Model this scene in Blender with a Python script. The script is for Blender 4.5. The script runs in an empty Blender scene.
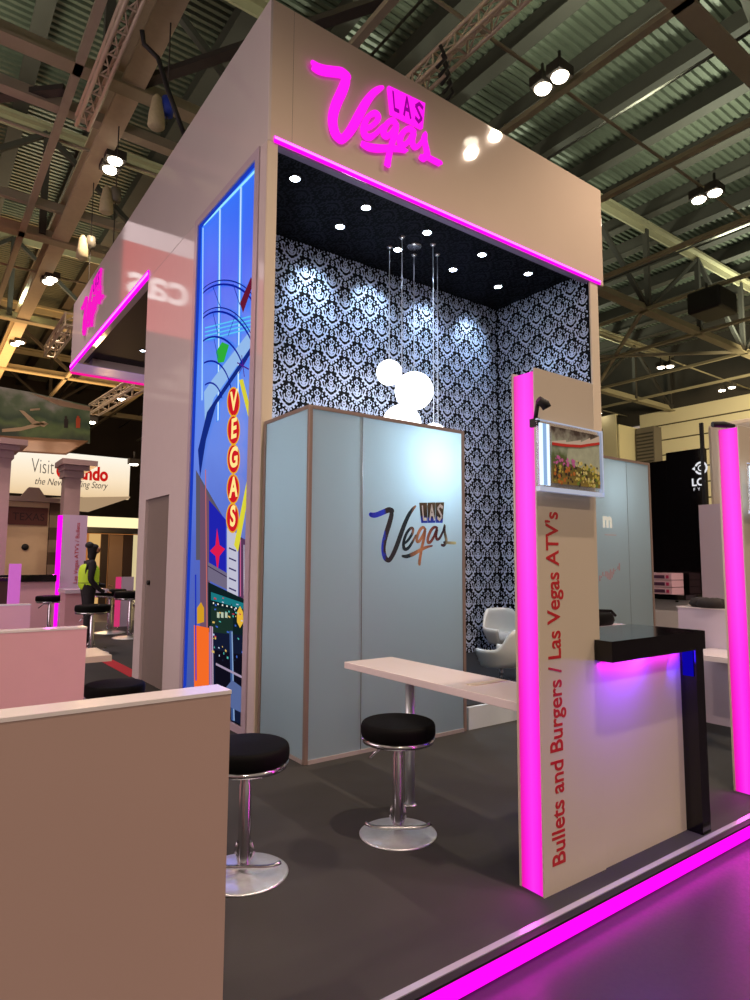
import bpy, bmesh, math, random
from mathutils import Vector, Matrix
random.seed(7)
C = bpy.context.scene.collection
PI = math.pi
# ------------------------------------------------------------------ camera
FOC = 631.526
yaw, pitch, roll = math.radians(36.21915), math.radians(5.56748), math.radians(0.30295)
cy, sy, cp, sp = math.cos(yaw), math.sin(yaw), math.cos(pitch), math.sin(pitch)
fw = Vector((sy*cp, cy*cp, sp)); r0 = Vector((cy, -sy, 0)); u0 = r0.cross(fw)
rt = math.cos(roll)*r0 + math.sin(roll)*u0
up = -math.sin(roll)*r0 + math.cos(roll)*u0
CAM = Vector((0, 0, 1.535))
def at(px, py, ax, val):
    """the real point that the photograph shows at a pixel, on the plane axis=val"""
    d = rt*((px-375)/FOC) + up*((500-py)/FOC) + fw
    return CAM + d*((val-CAM[ax])/d[ax])
cd = bpy.data.cameras.new('camera'); cam = bpy.data.objects.new('camera', cd); C.objects.link(cam)
cd.sensor_fit = 'VERTICAL'; cd.sensor_height = 36; cd.lens = FOC/1000*36
cd.clip_end = 300
m = Matrix((rt, up, -fw)).transposed().to_4x4(); m.translation = CAM
cam.matrix_world = m
bpy.context.scene.camera = cam

# ------------------------------------------------------------------ materials
MATS = {}
def S(c):  # sRGB 0-255 -> linear
    return tuple(((v/255)/12.92 if v/255 <= .04045 else ((v/255+.055)/1.055)**2.4) for v in c)+(1,)
def mat(name, col, rough=.5, metal=0, emit=None, es=0, noise=0, nscale=8, bump=0, trans=0, alpha=1, spec=.5, stretch=None, coat=0):
    if name in MATS: return MATS[name]
    m = bpy.data.materials.new(name); m.use_nodes = True; nt = m.node_tree; b = nt.nodes['Principled BSDF']
    c = S(col); b.inputs['Base Color'].default_value = c
    b.inputs['Roughness'].default_value = rough; b.inputs['Metallic'].default_value = metal
    b.inputs['Specular IOR Level'].default_value = spec
    if coat: b.inputs['Coat Weight'].default_value = coat; b.inputs['Coat Roughness'].default_value = .05
    if trans: b.inputs['Transmission Weight'].default_value = trans
    if alpha < 1: b.inputs['Alpha'].default_value = alpha
    if emit: b.inputs['Emission Color'].default_value = S(emit); b.inputs['Emission Strength'].default_value = es
    tc = nt.nodes.new('ShaderNodeTexCoord'); mp = nt.nodes.new('ShaderNodeMapping'); nt.links.new(tc.outputs['Object'], mp.inputs['Vector'])
    if stretch: mp.inputs['Scale'].default_value = stretch
    n = nt.nodes.new('ShaderNodeTexNoise'); n.inputs['Scale'].default_value = nscale; n.inputs['Detail'].default_value = 4
    nt.links.new(mp.outputs['Vector'], n.inputs['Vector'])
    if noise:
        mx = nt.nodes.new('ShaderNodeMix'); mx.data_type = 'RGBA'
        mx.inputs['A'].default_value = tuple(v*(1-noise) for v in c[:3])+(1,); mx.inputs['B'].default_value = tuple(min(1, v*(1+noise)) for v in c[:3])+(1,)
        nt.links.new(n.outputs['Fac'], mx.inputs['Factor']); nt.links.new(mx.outputs['Result'], b.inputs['Base Color'])
    if bump:
        bp = nt.nodes.new('ShaderNodeBump'); bp.inputs['Strength'].default_value = bump; bp.inputs['Distance'].default_value = .01
        nt.links.new(n.outputs['Fac'], bp.inputs['Height']); nt.links.new(bp.outputs['Normal'], b.inputs['Normal'])
    MATS[name] = m
    return m
def emat(name, col, s=1.0):
    if name in MATS: return MATS[name]
    m = bpy.data.materials.new(name); m.use_nodes = True; nt = m.node_tree; nt.nodes.clear()
    o = nt.nodes.new('ShaderNodeOutputMaterial'); e = nt.nodes.new('ShaderNodeEmission')
    e.inputs['Color'].default_value = S(col); e.inputs['Strength'].default_value = s
    nt.links.new(e.outputs[0], o.inputs['Surface']); MATS[name] = m
    return m
def ramp_mat(name, axis, lo, hi, stops, strength=1, noise=0, nscale=3, emission=True, rough=.4):
    """a colour that changes along one object axis (a printed or lit panel)"""
    m = bpy.data.materials.new(name); m.use_nodes = True; nt = m.node_tree; b = nt.nodes['Principled BSDF']
    g = nt.nodes.new('ShaderNodeNewGeometry'); sx = nt.nodes.new('ShaderNodeSeparateXYZ'); nt.links.new(g.outputs['Position'], sx.inputs[0])
    mr = nt.nodes.new('ShaderNodeMapRange'); mr.inputs['From Min'].default_value = lo; mr.inputs['From Max'].default_value = hi
    nt.links.new(sx.outputs[axis], mr.inputs['Value'])
    src = mr.outputs[0]
    if noise:
        n = nt.nodes.new('ShaderNodeTexNoise'); n.inputs['Scale'].default_value = nscale; n.inputs['Detail'].default_value = 5
        nt.links.new(g.outputs['Position'], n.inputs['Vector'])
        ma = nt.nodes.new('ShaderNodeMath'); ma.operation = 'MULTIPLY_ADD'; ma.inputs[1].default_value = noise; nt.links.new(n.outputs['Fac'], ma.inputs[0])
        nt.links.new(src, ma.inputs[2]); 
        mb_ = nt.nodes.new('ShaderNodeMath'); mb_.operation = 'SUBTRACT'; mb_.inputs[1].default_value = noise/2; nt.links.new(ma.outputs[0], mb_.inputs[0]); src = mb_.outputs[0]
    r = nt.nodes.new('ShaderNodeValToRGB'); nt.links.new(src, r.inputs[0])
    el = r.color_ramp.elements
    el[0].position = stops[0][0]; el[0].color = S(stops[0][1]); el[1].position = stops[-1][0]; el[1].color = S(stops[-1][1])
    for p, c in stops[1:-1]:
        e = el.new(p); e.color = S(c)
    if emission:
        b.inputs['Base Color'].default_value = (.02, .02, .02, 1); nt.links.new(r.outputs[0], b.inputs['Emission Color']); b.inputs['Emission Strength'].default_value = strength
    else: nt.links.new(r.outputs[0], b.inputs['Base Color'])
    b.inputs['Roughness'].default_value = rough
    MATS[name] = m
    return m

WHITE = mat('white_laminate', (206, 196, 190), .22, noise=.03, nscale=2)
WHITE2 = mat('white_gloss_laminate', (238, 226, 226), .12, noise=.03, nscale=2)
CREAM = mat('cream_board', (214, 200, 180), .3, noise=.04, nscale=3)
EDGE = mat('panel_edge', (225, 215, 210), .25)
LILAC = mat('lilac_trim', (138, 128, 156), .25)
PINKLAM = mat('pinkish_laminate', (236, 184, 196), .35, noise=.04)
BLACKG = mat('black_gloss', (14, 12, 15), .12, noise=.2, nscale=6)
BLACKM = mat('black_matt', (16, 15, 16), .6, noise=.2)
LEATHER = mat('black_leather', (4, 4, 4), .7, noise=.25, nscale=40, bump=.1, spec=.12)
CHROME = mat('chrome', (200, 200, 205), .16, 1, noise=.04)
BRUSHED = mat('brushed_steel', (225, 232, 236), .34, .75, noise=.12, nscale=30, stretch=(1, 1, .05))
ALU = mat('aluminium', (200, 184, 160), .5, .2, noise=.06)
WOODALU = mat('bronze_frame', (150, 130, 120), .35, .3, noise=.08)
STEELP = mat('painted_steel_beam', (160, 152, 130), .7, noise=.14, nscale=3)
STEELD = mat('dark_steel_beam', (58, 54, 48), .7, noise=.15, nscale=3)
STEELL = mat('pale_steel_beam', (154, 146, 118), .6, noise=.12, nscale=3)
PINK = emat('magenta_led', (255, 8, 232), 1.25)
PINKHOT = emat('pink_led_core', (255, 120, 245), 2.2)
PINKRED = emat('pink_led_edge', (255, 20, 150), 1.0)
SIGNP = emat('magenta_sign_face', (255, 30, 232), 1.15)
BULB = emat('lamp_lens', (255, 240, 215), 14)
COOL = emat('cool_spot_lens', (225, 240, 255), 40)
GLOBE = emat('opal_globe', (250, 252, 255), 3.2)
REDTXT = mat('red_vinyl', (196, 34, 44), .4)
DARKTXT = mat('dark_print', (60, 50, 48), .5)

# ------------------------------------------------------------------ mesh builder
class MB:
    def __init__(s): s.v = []; s.f = []; s.mi = []; s.sm = []; s.cur = 0
    def add(s, vs, fs, smooth=False):
        o = len(s.v); s.v += [tuple(v) for v in vs]; s.f += [tuple(i+o for i in f) for f in fs]
        s.mi += [s.cur]*len(fs); s.sm += [smooth]*len(fs)
        return s
    def box(s, x0, x1, y0, y1, z0, z1):
        x0, x1 = sorted((x0, x1)); y0, y1 = sorted((y0, y1)); z0, z1 = sorted((z0, z1))
        return s.add([(x, y, z) for z in (z0, z1) for y in (y0, y1) for x in (x0, x1)],
              [(0, 2, 3, 1), (4, 5, 7, 6), (0, 1, 5, 4), (2, 6, 7, 3), (0, 4, 6, 2), (1, 3, 7, 5)])
    def bar(s, a, b, w, h=None, upv=(0, 0, 1)):
        a, b = Vector(a), Vector(b); h = h or w; d = (b-a).normalized(); u = Vector(upv)
        if abs(d.dot(u)) > .98: u = Vector((1, 0, 0))
        sd = d.cross(u).normalized(); u = sd.cross(d)
        vs = [p + sd*w/2*i + u*h/2*j for p in (a, b) for (i, j) in ((-1, -1), (1, -1), (1, 1), (-1, 1))]
        return s.add(vs, [(3, 2, 1, 0), (4, 5, 6, 7), (0, 1, 5, 4), (1, 2, 6, 5), (2, 3, 7, 6), (3, 0, 4, 7)])
    def tube(s, pts, r, n=12, cap=True):
        pts = [Vector(p) for p in pts]; vs = []; fs = []; rs = r if isinstance(r, (list, tuple)) else [r]*len(pts)
        prev = None
        for i, p in enumerate(pts):
            d = (pts[min(i+1, len(pts)-1)]-pts[max(i-1, 0)]).normalized()
            if prev is None:
                u = Vector((0, 0, 1)) if abs(d.z) < .9 else Vector((1, 0, 0)); a = d.cross(u).normalized()
            else: a = (prev - d*prev.dot(d)).normalized()
            prev = a; b = d.cross(a)
            vs += [p + (a*math.cos(2*PI*k/n)+b*math.sin(2*PI*k/n))*rs[i] for k in range(n)]
        for i in range(len(pts)-1):
            for k in range(n):
                q = (k+1) % n; fs.append((i*n+k, i*n+q, (i+1)*n+q, (i+1)*n+k))
        s.add(vs, fs, True)
        if cap:
            o = len(s.v)-len(vs)
            s.f += [tuple(o+k for k in reversed(range(n))), tuple(o+(len(pts)-1)*n+k for k in range(n))]; s.mi += [s.cur]*2; s.sm += [False]*2
        return s
    def lathe(s, prof, c=(0, 0, 0), n=40, sx=1, sy=1):
        vs = []; fs = []; m = len(prof)
        for k in range(n):
            a = 2*PI*k/n
            vs += [(c[0]+r*math.cos(a)*sx, c[1]+r*math.sin(a)*sy, c[2]+z) for r, z in prof]
        for k in range(n):
            q = (k+1) % n
            for i in range(m-1): fs.append((k*m+i, q*m+i, q*m+i+1, k*m+i+1))
        return s.add(vs, fs, True)
    def ball(s, c, r, n=24):
        return s.lathe([(max(r*math.sin(PI*i/n), 1e-5), -r*math.cos(PI*i/n)) for i in range(n+1)], c, n*2)
    def poly(s, pts): return s.add(pts, [tuple(range(len(pts)))])
    def prism(s, pts, dv):  # extrude a polygon by a vector
        n = len(pts); dv = Vector(dv); a = [Vector(p) for p in pts]; b = [p+dv for p in a]
        return s.add(a+b, [tuple(range(n)), tuple(range(2*n-1, n-1, -1))]+[(i, i+n, (i+1) % n+n, (i+1) % n) for i in range(n)])
    def build(s, name, mats, parent=None, bevel=0):
        me = bpy.data.meshes.new(name); off = parent_loc(parent)
        me.from_pydata([(v[0]-off[0], v[1]-off[1], v[2]-off[2]) for v in s.v], [], s.f)
        if not isinstance(mats, (list, tuple)): mats = [mats]
        for m_ in mats: me.materials.append(m_)
        for p, mi, sm in zip(me.polygons, s.mi, s.sm): p.material_index = mi; p.use_smooth = sm
        bm = bmesh.new(); bm.from_mesh(me); bmesh.ops.recalc_face_normals(bm, faces=bm.faces) if len(bm.faces) < 20000 else None
        bm.to_mesh(me); bm.free(); me.update()
        o = bpy.data.objects.new(name, me); C.objects.link(o)
        if parent: o.parent = parent
        if bevel:
            b = o.modifiers.new('bevel', 'BEVEL'); b.width = bevel; b.segments = 2; b.limit_method = 'ANGLE'; b.angle_limit = .9
        return o
def parent_loc(p):
    v = Vector((0, 0, 0))
    while p is not None: v += p.location; p = p.parent
    return v
def tag(o, label, cat, group=None):
    o['label'] = label; o['category'] = cat
    if group: o['group'] = group
    return o
def thing(name, label, cat, loc=(0, 0, 0), group=None):
    o = bpy.data.objects.new(name, None); C.objects.link(o); o.location = loc; o.empty_display_size = .1
    return tag(o, label, cat, group)
def struct(o): o['kind'] = 'structure'; return o
def dup(root, loc, label=None, rotz=0, scale=None, group=None):
    r = root.copy(); C.objects.link(r); r.location = loc; r.rotation_euler = (0, 0, rotz)
    if scale: r.scale = (scale,)*3
    if label: r['label'] = label
    if group: r['group'] = group
    for ch in list(root.children):
        c = ch.copy(); C.objects.link(c); c.parent = r
        for g in ch.children:
            d = g.copy(); C.objects.link(d); d.parent = c
    return r
def text(name, body, size, mtx, mt, parent=None, extrude=.001, width=None, offset=0, align='LEFT', shear=0):
    cu = bpy.data.curves.new(name, 'FONT'); cu.body = body; cu.size = size; cu.extrude = extrude; cu.offset = offset; cu.align_x = align; cu.shear = shear
    tmp = bpy.data.objects.new(name, cu); C.objects.link(tmp)
    bpy.context.view_layer.update()
    me = bpy.data.meshes.new_from_object(tmp.evaluated_get(bpy.context.evaluated_depsgraph_get()))
    bpy.data.objects.remove(tmp)
    if width:
        xs = [v.co.x for v in me.vertices]; k = width/(max(xs)-min(xs)); x0 = min(xs) if align == 'LEFT' else 0
        for v in me.vertices: v.co.x = (v.co.x-x0)*k
    off = Matrix.Translation(-parent_loc(parent)); me.transform(off @ mtx)
    me.materials.clear(); me.materials.append(mt)
    o = bpy.data.objects.new(name, me); C.objects.link(o); o.parent = parent
    return o
def frame_m(o, xd, yd):  # matrix with origin o, x axis xd, y axis yd
    x, y = Vector(xd).normalized(), Vector(yd).normalized(); z = x.cross(y)
    m = Matrix((x, y, z)).transposed().to_4x4(); m.translation = Vector(o); return m
def light(name, kind, loc, energy, col, **k):
    l = bpy.data.lights.new(name, kind); l.energy = energy; l.color = [c for c in S(col)[:3]]
    o = bpy.data.objects.new(name, l); C.objects.link(o); o.location = loc
    aim = k.pop('aim', None)
    for a, b in k.items(): setattr(l, a, b)
    if aim is not None: o.rotation_euler = (Vector(aim)-Vector(loc)).to_track_quat('-Z', 'Y').to_euler()
    return o

# ================================================================== THE HALL
FZ = -.09
fl = MB().box(-30, 34, -25, 48, FZ-.1, FZ)
def floor_mat():
    m = mat('aisle_floor', (48, 36, 60), .3, noise=.25, nscale=1.2, bump=.15)
    nt = m.node_tree; b = nt.nodes['Principled BSDF']
    n = nt.nodes.new('ShaderNodeTexNoise'); n.inputs['Scale'].default_value = 60; n.inputs['Detail'].default_value = 3
    g = nt.nodes.new('ShaderNodeNewGeometry'); nt.links.new(g.outputs['Position'], n.inputs['Vector'])
    r = nt.nodes.new('ShaderNodeMapRange'); r.inputs['To Min'].default_value = .22; r.inputs['To Max'].default_value = .5
    nt.links.new(n.outputs['Fac'], r.inputs['Value']); nt.links.new(r.outputs[0], b.inputs['Roughness'])
    return m
struct(fl.build('floor', floor_mat()))
def deck_mat():
    m = bpy.data.materials.new('corrugated_deck'); m.use_nodes = True; nt = m.node_tree; b = nt.nodes['Principled BSDF']
    b.inputs['Roughness'].default_value = .45; b.inputs['Metallic'].default_value = .2
    n = nt.nodes.new('ShaderNodeTexNoise'); n.inputs['Scale'].default_value = .6; g = nt.nodes.new('ShaderNodeNewGeometry'); nt.links.new(g.outputs['Position'], n.inputs['Vector'])
    r = nt.nodes.new('ShaderNodeValToRGB'); r.color_ramp.elements[0].color = S((70, 72, 62)); r.color_ramp.elements[1].color = S((112, 118, 102))
    nt.links.new(n.outputs['Fac'], r.inputs[0]); nt.links.new(r.outputs[0], b.inputs['Base Color'])
    return m
dm = MB(); dz = 13.75                              # trapezoidal ribs running along X
y = -6.0; prof = []
while y < 48:
    prof += [(y, dz), (y+.09, dz), (y+.11, dz+.08), (y+.18, dz+.08)]; y += .2
vs = []; fs = []
for (yy, zz) in prof: vs += [(-8, yy, zz), (34, yy, zz)]
for i in range(len(prof)-1): fs.append((2*i, 2*i+1, 2*i+3, 2*i+2))
dm.add(vs, fs); struct(dm.build('ceiling', deck_mat()))
tn = [0]
def trim(mb, mt):
    tn[0] += 1; return struct(mb.build('trim_%d' % tn[0], mt))
# purlins (along Y) below the deck
xs = -5.6
while xs < 34:
    trim(MB().box(xs-.13, xs+.13, -6, 48, 13.3, 13.75).box(xs-.18, xs+.18, -6, 48, 13.28, 13.32), STEELD if True else 0); xs += 1.8
# main trusses (along X)
def truss(y):
    mb = MB(); mb.cur = 0
    mb.box(-8, 34, y-.16, y+.16, 10.0, 10.06).box(-8, 34, y-.03, y+.03, 10.06, 10.3)
    mb.box(-8, 34, y-.2, y+.2, 13.1, 13.2).box(-8, 34, y-.03, y+.03, 12.85, 13.1)
    x = -8.2; k = 0
    mb.cur = 1
    while x < 34:
        mb.bar((x, y, 10.15), (x, y, 13.0), .16, .16)
        if k % 2 == 0: mb.bar((x, y, 10.15), (x+3.5, y, 13.0), .13, .13)
        else: mb.bar((x, y, 13.0), (x+3.5, y, 10.15), .13, .13)
        x += 3.5; k += 1
    trim(mb, [STEELL, STEELD])
for yy in (4.4, 11.3, 18.2, 25.1, 32, 39): truss(yy)
# bottom bracing along Y
for i, xx in enumerate((-2.2, 1.83, 5.4, 9.0, 12.6, 16.25, 19.5, 23.1, 26.8, 30.2)):
    trim(MB().box(xx-.07, xx+.07, -4, 46, 10.0, 10.1), STEELL if i > 2 else STEELP)
# heavy beam by the left lamps and lateral ones
trim(MB().box(2.52, 2.92, 2, 46, 10.05, 10.12).box(2.69, 2.75, 2, 46, 10.12, 10.5).box(2.52, 2.92, 2, 46, 10.5, 10.56), mat('buff_steel_beam', (190, 176, 146), .6, noise=.12))
trim(MB().box(-8, 8, 12.6, 12.85, 10.1, 10.3), STEELP)
trim(MB().box(-8, 8, 16.6, 16.75, 10.1, 10.3), STEELP)
trim(MB().bar((2.8, 11.3, 10.2), (5.4, 7.2, 10.2), .2, .1), STEELD)
trim(MB().bar((-.4, 14.3, 10.2), (1.8, 12.2, 10.2), .2, .1), STEELD)
for xx in (6.0, 10.8, 17.2):   # conduits
    trim(MB().tube([(xx-.0, -2, 10.4), (xx, 44, 10.4)], .03, 6), STEELD)
for yy in (6.75, 13.9, 21.0):
    trim(MB().tube([(-6, yy, 10.25), (34, yy, 10.25)], .035, 6), STEELL)
for (a, b) in (((12.6, 18.2), (19.5, 25.1)), ((19.5, 18.2), (12.6, 25.1)), ((19.5, 11.3), (26.8, 18.2)), ((26.8, 11.3), (19.5, 18.2)), ((23, 18.2), (30, 25.1))):
    trim(MB().bar((a[0], a[1], 10.1), (b[0], b[1], 10.1), .12, .1), STEELP)
# hall end wall (X = 34) with cream horizontal cladding, and the far wall (Y = 48)
def clad_mat(name, a, b_, per, ax):
    m = bpy.data.materials.new(name); m.use_nodes = True; nt = m.node_tree; b = nt.nodes['Principled BSDF']
    g = nt.nodes.new('ShaderNodeNewGeometry'); s_ = nt.nodes.new('ShaderNodeSeparateXYZ'); nt.links.new(g.outputs['Position'], s_.inputs[0])
    w = nt.nodes.new('ShaderNodeMath'); w.operation = 'PINGPONG'; w.inputs[1].default_value = per; nt.links.new(s_.outputs[ax], w.inputs[0])
    r = nt.nodes.new('ShaderNodeMapRange'); r.inputs['From Min'].default_value = .0; r.inputs['From Max'].default_value = per*.12; nt.links.new(w.outputs[0], r.inputs['Value'])
    mx = nt.nodes.new('ShaderNodeMix'); mx.data_type = 'RGBA'; mx.inputs['A'].default_value = S(b_); mx.inputs['B'].default_value = S(a)
    nt.links.new(r.outputs[0], mx.inputs['Factor']); nt.links.new(mx.outputs['Result'], b.inputs['Base Color']); b.inputs['Roughness'].default_value = .6
    return m
wr = MB(); wr.cur = 1; wr.box(34.05, 34.2, -25, 20.2, FZ, 9.7); wr.cur = 0; z = FZ
while z < 9.7:
    wr.box(34, 34.2, -25, 20.2, z, z+.78); z += .86
struct(wr.build('wall_right', [mat('cream_cladding', (230, 220, 184), .6, noise=.06, nscale=.5), mat('cladding_groove', (84, 76, 58), .8)]))
wr2 = MB()
for k in range(9): wr2.box(31.6, 31.8, 20.2+k*1.6, 20.2+k*1.6+1.5, FZ, 9.9)
wr2.box(31.7, 34.2, 20.1, 20.2, FZ, 9.3).box(31.65, 31.8, 20.2, 34.6, FZ, 9.85)
o = wr2.build('wall_right.001', mat('cream_panels', (226, 216, 176), .6, noise=.08, nscale=.5)); struct(o)
pip = thing('wall_shaft', 'tall grey ribbed service shaft against the cream hall wall', 'shaft', (33.6, 19.4, FZ))
MB().box(33.2, 34.0, 18.9, 20.0, FZ, 9.2).build('casing', mat('grey_shaft', (112, 104, 92), .6), pip)
rb = MB()
for k in range(20): rb.box(33.14, 33.2, 18.95, 19.95, 5.0+k*.2, 5.08+k*.2)
rb.build('rib_panel', STEELD, pip)
struct(MB().box(-30, 40, 48, 48.2, FZ, 13.8).build('wall_back', mat('dark_far_wall', (70, 60, 48), .8, noise=.3, nscale=.4)))
struct(MB().box(34.05, 34.3, -25, 48, 9.6, 14).build('wall_right.002', STEELD)); struct(MB().box(31.9, 34.3, 34.6, 48, FZ, 14).build('wall_right.003', STEELD))
struct(MB().box(-30.2, -30, -25, 48, FZ, 6).build('wall_left', STEELD))
# pipes on cream wall
for k, yy in enumerate((21.2, 23.0, 25.2)):
    tag(MB().tube([(31.5, yy, 5.4 if k != 1 else 6.6), (31.5, yy, 9.2)], .16 if k != 1 else .09, 8).build('wall_pipe', STEELD), 'dark vertical pipe on the cream hall wall, %s' % ('next to the grey shaft', 'middle and thinnest of three', 'furthest left of three')[k], 'pipe')

# ---- hall floodlights, each with its lamp
def flood(p, label, vis=True, e=120, col=(255, 226, 190), grp='twin floodlights on the hall ceiling'):
    t = thing('floodlight', label, 'floodlight', p, grp if label.startswith('unseen') else None)
    MB().box(p[0]-.2, p[0]+.2, p[1]-.14, p[1]+.14, p[2]+.03, p[2]+.22).tube([(p[0], p[1], p[2]+.22), (p[0], p[1], p[2]+.5)], .03, 8).build('housing', STEELD, t)
    n = 20
    MB().lathe([(0.001, -.02), (.13, -.01), (.15, .03)], p, n).build('lens', BULB, t)
    return t
pairs = [((543, 90), (560, 78), 'over the front fascia'), ((699, 201), (715, 194), 'upper right of the hall'), ((661, 368), (670, 367), 'far right, nearer of the two low pairs'),
         ((722, 391), (732, 388), 'far right above the cream cladding'), ((110, 171), (115, 162), 'beside the buff beam, above the tower corner'), ((48, 283), (52, 280), 'second along the buff beam'), ((15, 345), (20, 343), 'third along the buff beam')]
for a, b, wh in pairs:
    for k, q in enumerate((a, b)):
        p = at(q[0], q[1], 2, 9.9); flood(p, '%s round floodlight of the twin %s' % (('left', 'right')[k], wh))
for q, wh in (((122, 400), 'small floodlight low over the landscape banner'), ((599, 414), 'small floodlight by the right tower post'), ((91, 423), 'small spotlight at the end of the landscape banner'), ((134, 465), 'small warm spotlight right of the orange-lettered sign')):
    flood(at(q[0], q[1], 1, 24 if q[0] < 300 else 21), wh)
for yy in (2.35, 1.7): flood((8.57, yy, 9.9), 'round floodlight overhead, reflected in the fascia, %s' % ('rear of the twin' if yy > 2 else 'front of the twin'))
# lamp light
for (x, y, e) in ((8.57, 2.35, 450), (8.57, 1.7, 450), (3, -.5, 1000), (-3, 3, 500), (-2.7, 13.7, 500), (3, 13.7, 400), (14.4, 2, 700), (8.67, 13.7, 300), (14.4, 13.7, 350), (3, 20.8, 600), (20, 6.6, 700), (26, 14, 900), (-3, -6, 900), (8.6, -6, 900), (3, 28, 900), (27, 4, 600)):
    light('floodlight_lamp', 'SPOT', (x, y, 9.7), e*1.5, (255, 226, 200), spot_size=math.radians(130), spot_blend=.6, shadow_soft_size=.1, aim=(x, y, 0))

for (x, y, e) in ((3, 6, 500), (10, 6, 600), (17, 7, 700), (10, 15, 500), (18, 15, 700), (26, 10, 800), (0, 14, 300), (27, 20, 800), (3, 24, 300)):
    light('deck_fill', 'AREA', (x, y, 10.3), e*.55, (225, 235, 205), shape='DISK', size=1.5, aim=(x, y, 20))  # unseen fill lights added to brighten the roof deck
light('cladding_fill', 'AREA', (26, 8, 8), 1300, (255, 235, 190), shape='DISK', size=2, aim=(34, 10, 6))  # fill light added to brighten the cream wall
# ---- aluminium lighting trusses and hoists
def box_truss(a, b, w, label, seg=.5):
    a, b = Vector(a), Vector(b); d = (b-a).normalized(); L = (b-a).length; sd = d.cross(Vector((0, 0, 1))).normalized(); u = Vector((0, 0, 1))
    mb = MB(); cr = [sd*i*w/2+u*j*w/2 for i, j in ((-1, -1), (1, -1), (1, 1), (-1, 1))]
    for c in cr: mb.tube([a+c, b+c], .036, 8)
    n = int(L/seg)
    for k in range(n+1):
        p = a + d*(L*k/n)
        for i in range(4):
            mb.tube([p+cr[i], p+cr[(i+1) % 4]], 0.02, 6, False)
            if k < n: 
                q = a + d*(L*(k+1)/n); mb.tube([p+cr[i], q+cr[(i+1) % 4]], .014, 6, False)
    return tag(mb.build('lighting_truss', ALU), label, 'truss')
box_truss((2.15, 8.0, 9.75), (2.12, 12.3, 9.75), .21, 'short aluminium lighting truss hanging left of the tower near the top edge')
box_truss((6.45, 3, 9.6), (6.45, 11.2, 9.6), .27, 'long aluminium lighting truss running above the front fascia')
box_truss(at(72, 320, 1, 17), at(50, 352, 1, 22), .3, 'small aluminium truss touching the far corner of the side fascia', 1.1)
box_truss(at(94, 410, 1, 22), at(140, 383, 1, 17), .3, 'aluminium truss above the green landscape banner', 1.1)
def hoist(px, py, zz, h, label, blue=False):
    p = at(px, py, 2, zz); t = thing('chain_hoist', label, 'hoist', p)
    MB().lathe([(.001, 0), (.1, 0), (.13, .03), (.12, .2), (.075, .48), (.03, .55), (.001, .56)], p, 16).build('chain_bag', mat('canvas_bag', (190, 178, 140), .8, noise=.2, nscale=20), t)
    q = (p[0]+.16, p[1], p[2]+.42)
    MB().lathe([(.001, -.16), (.09, -.14), (.11, 0), (.09, .14), (.001, .16)], q, 14).build('motor', mat('blue_motor' if blue else 'grey_motor', (40, 70, 190) if blue else (120, 115, 100), .4), t)
    MB().tube([q, (q[0], q[1], 11.5)], .012, 6).build('chain', STEELD, t)
    MB().tube([(q[0], q[1], q[2]), (q[0], q[1], q[2]-h)], .01, 6).build('hook_line', STEELD, t)
hoist(156, 128, 8.2, .3, 'canvas bagged chain hoist with blue motor, nearest the tower', True)
hoist(106, 213, 8.2, 1.6, 'canvas bagged chain hoist hanging beside the twin floodlights')
hoist(82, 259, 8.2, 1.8, 'canvas bagged chain hoist lowest and furthest from the tower')
hc = thing('power_cable', 'black cable looping from the truss down to the tower roof', 'cable', at(142, 42, 2, 9))
MB().tube([at(142, 30, 2, 9), at(144, 44, 2, 8.9), at(158, 58, 2, 8.7), at(168, 90, 2, 8.2), at(184, 134, 2, 7.6)], .035, 8).build('sheath', BLACKM, hc)
cl = MB()
for k in range(5):
    p = at(440+2*k, 45+9*k, 2, 9.4); cl.tube([p, p+Vector((.12, 0, -.15)), p+Vector((.02, .1, -.3))], .03, 6)
tag(cl.build('cable_loop', BLACKM), 'black cable bundle tied round the long lighting truss', 'cable')
sp_ = at(712, 304, 2, 9.6)
t = thing('loudspeaker', 'black hanging loudspeaker cluster high at the right edge', 'speaker', sp_)
MB().box(sp_[0]-.6, sp_[0]+.6, sp_[1]-.5, sp_[1]+.5, sp_[2]-.35, sp_[2]+.35).build('cabinet', BLACKM, t, .08)
MB().tube([(sp_[0]-.3, sp_[1], sp_[2]+.3), (sp_[0]-.3, sp_[1], 10.2)], .04, 6).tube([(sp_[0]+.3, sp_[1], sp_[2]+.3), (sp_[0]+.3, sp_[1], 10.2)], .04, 6).build('bracket', STEELD, t)

# ================================================================== BOOTH PLATFORM
pf = thing('booth_platform', 'raised stand platform with charcoal carpet and glowing magenta edge', 'platform', (2, 1.84, FZ))
carpet = mat('charcoal_carpet', (60, 60, 59), .8, noise=.22, nscale=2.5, bump=.3, spec=.25)
MB().box(-6, 12, 1.9, 16.9, FZ, 0).build('carpet', carpet, pf)
MB().box(-6, 12, 1.87, 1.9, FZ, .005).build('metal_edging', mat('polished_edging', (205, 200, 222), .2, .4), pf)
MB().box(-6, 12, 1.835, 1.87, -.009, .001).build('rubber_lip', BLACKM, pf)
MB().box(-6, 12, 1.835, 1.848, FZ+.012, -.01).build('light_strip', emat('magenta_strip', (255, 10, 225), 1.5), pf)
light('platform_glow', 'AREA', (3.5, 1.80, -.04), 6, (255, 40, 225), shape='RECTANGLE', size=14, size_y=.06, aim=(3.5, 1.0, -.12))
rc = MB().box(2.44, 2.62, 8.8, 13.7, .0, .006); tag(rc.build('red_carpet_strip', mat('red_carpet', (190, 20, 45), .8, noise=.1)), 'red carpet strip along the edge of the rear stand opening', 'carpet')

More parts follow.
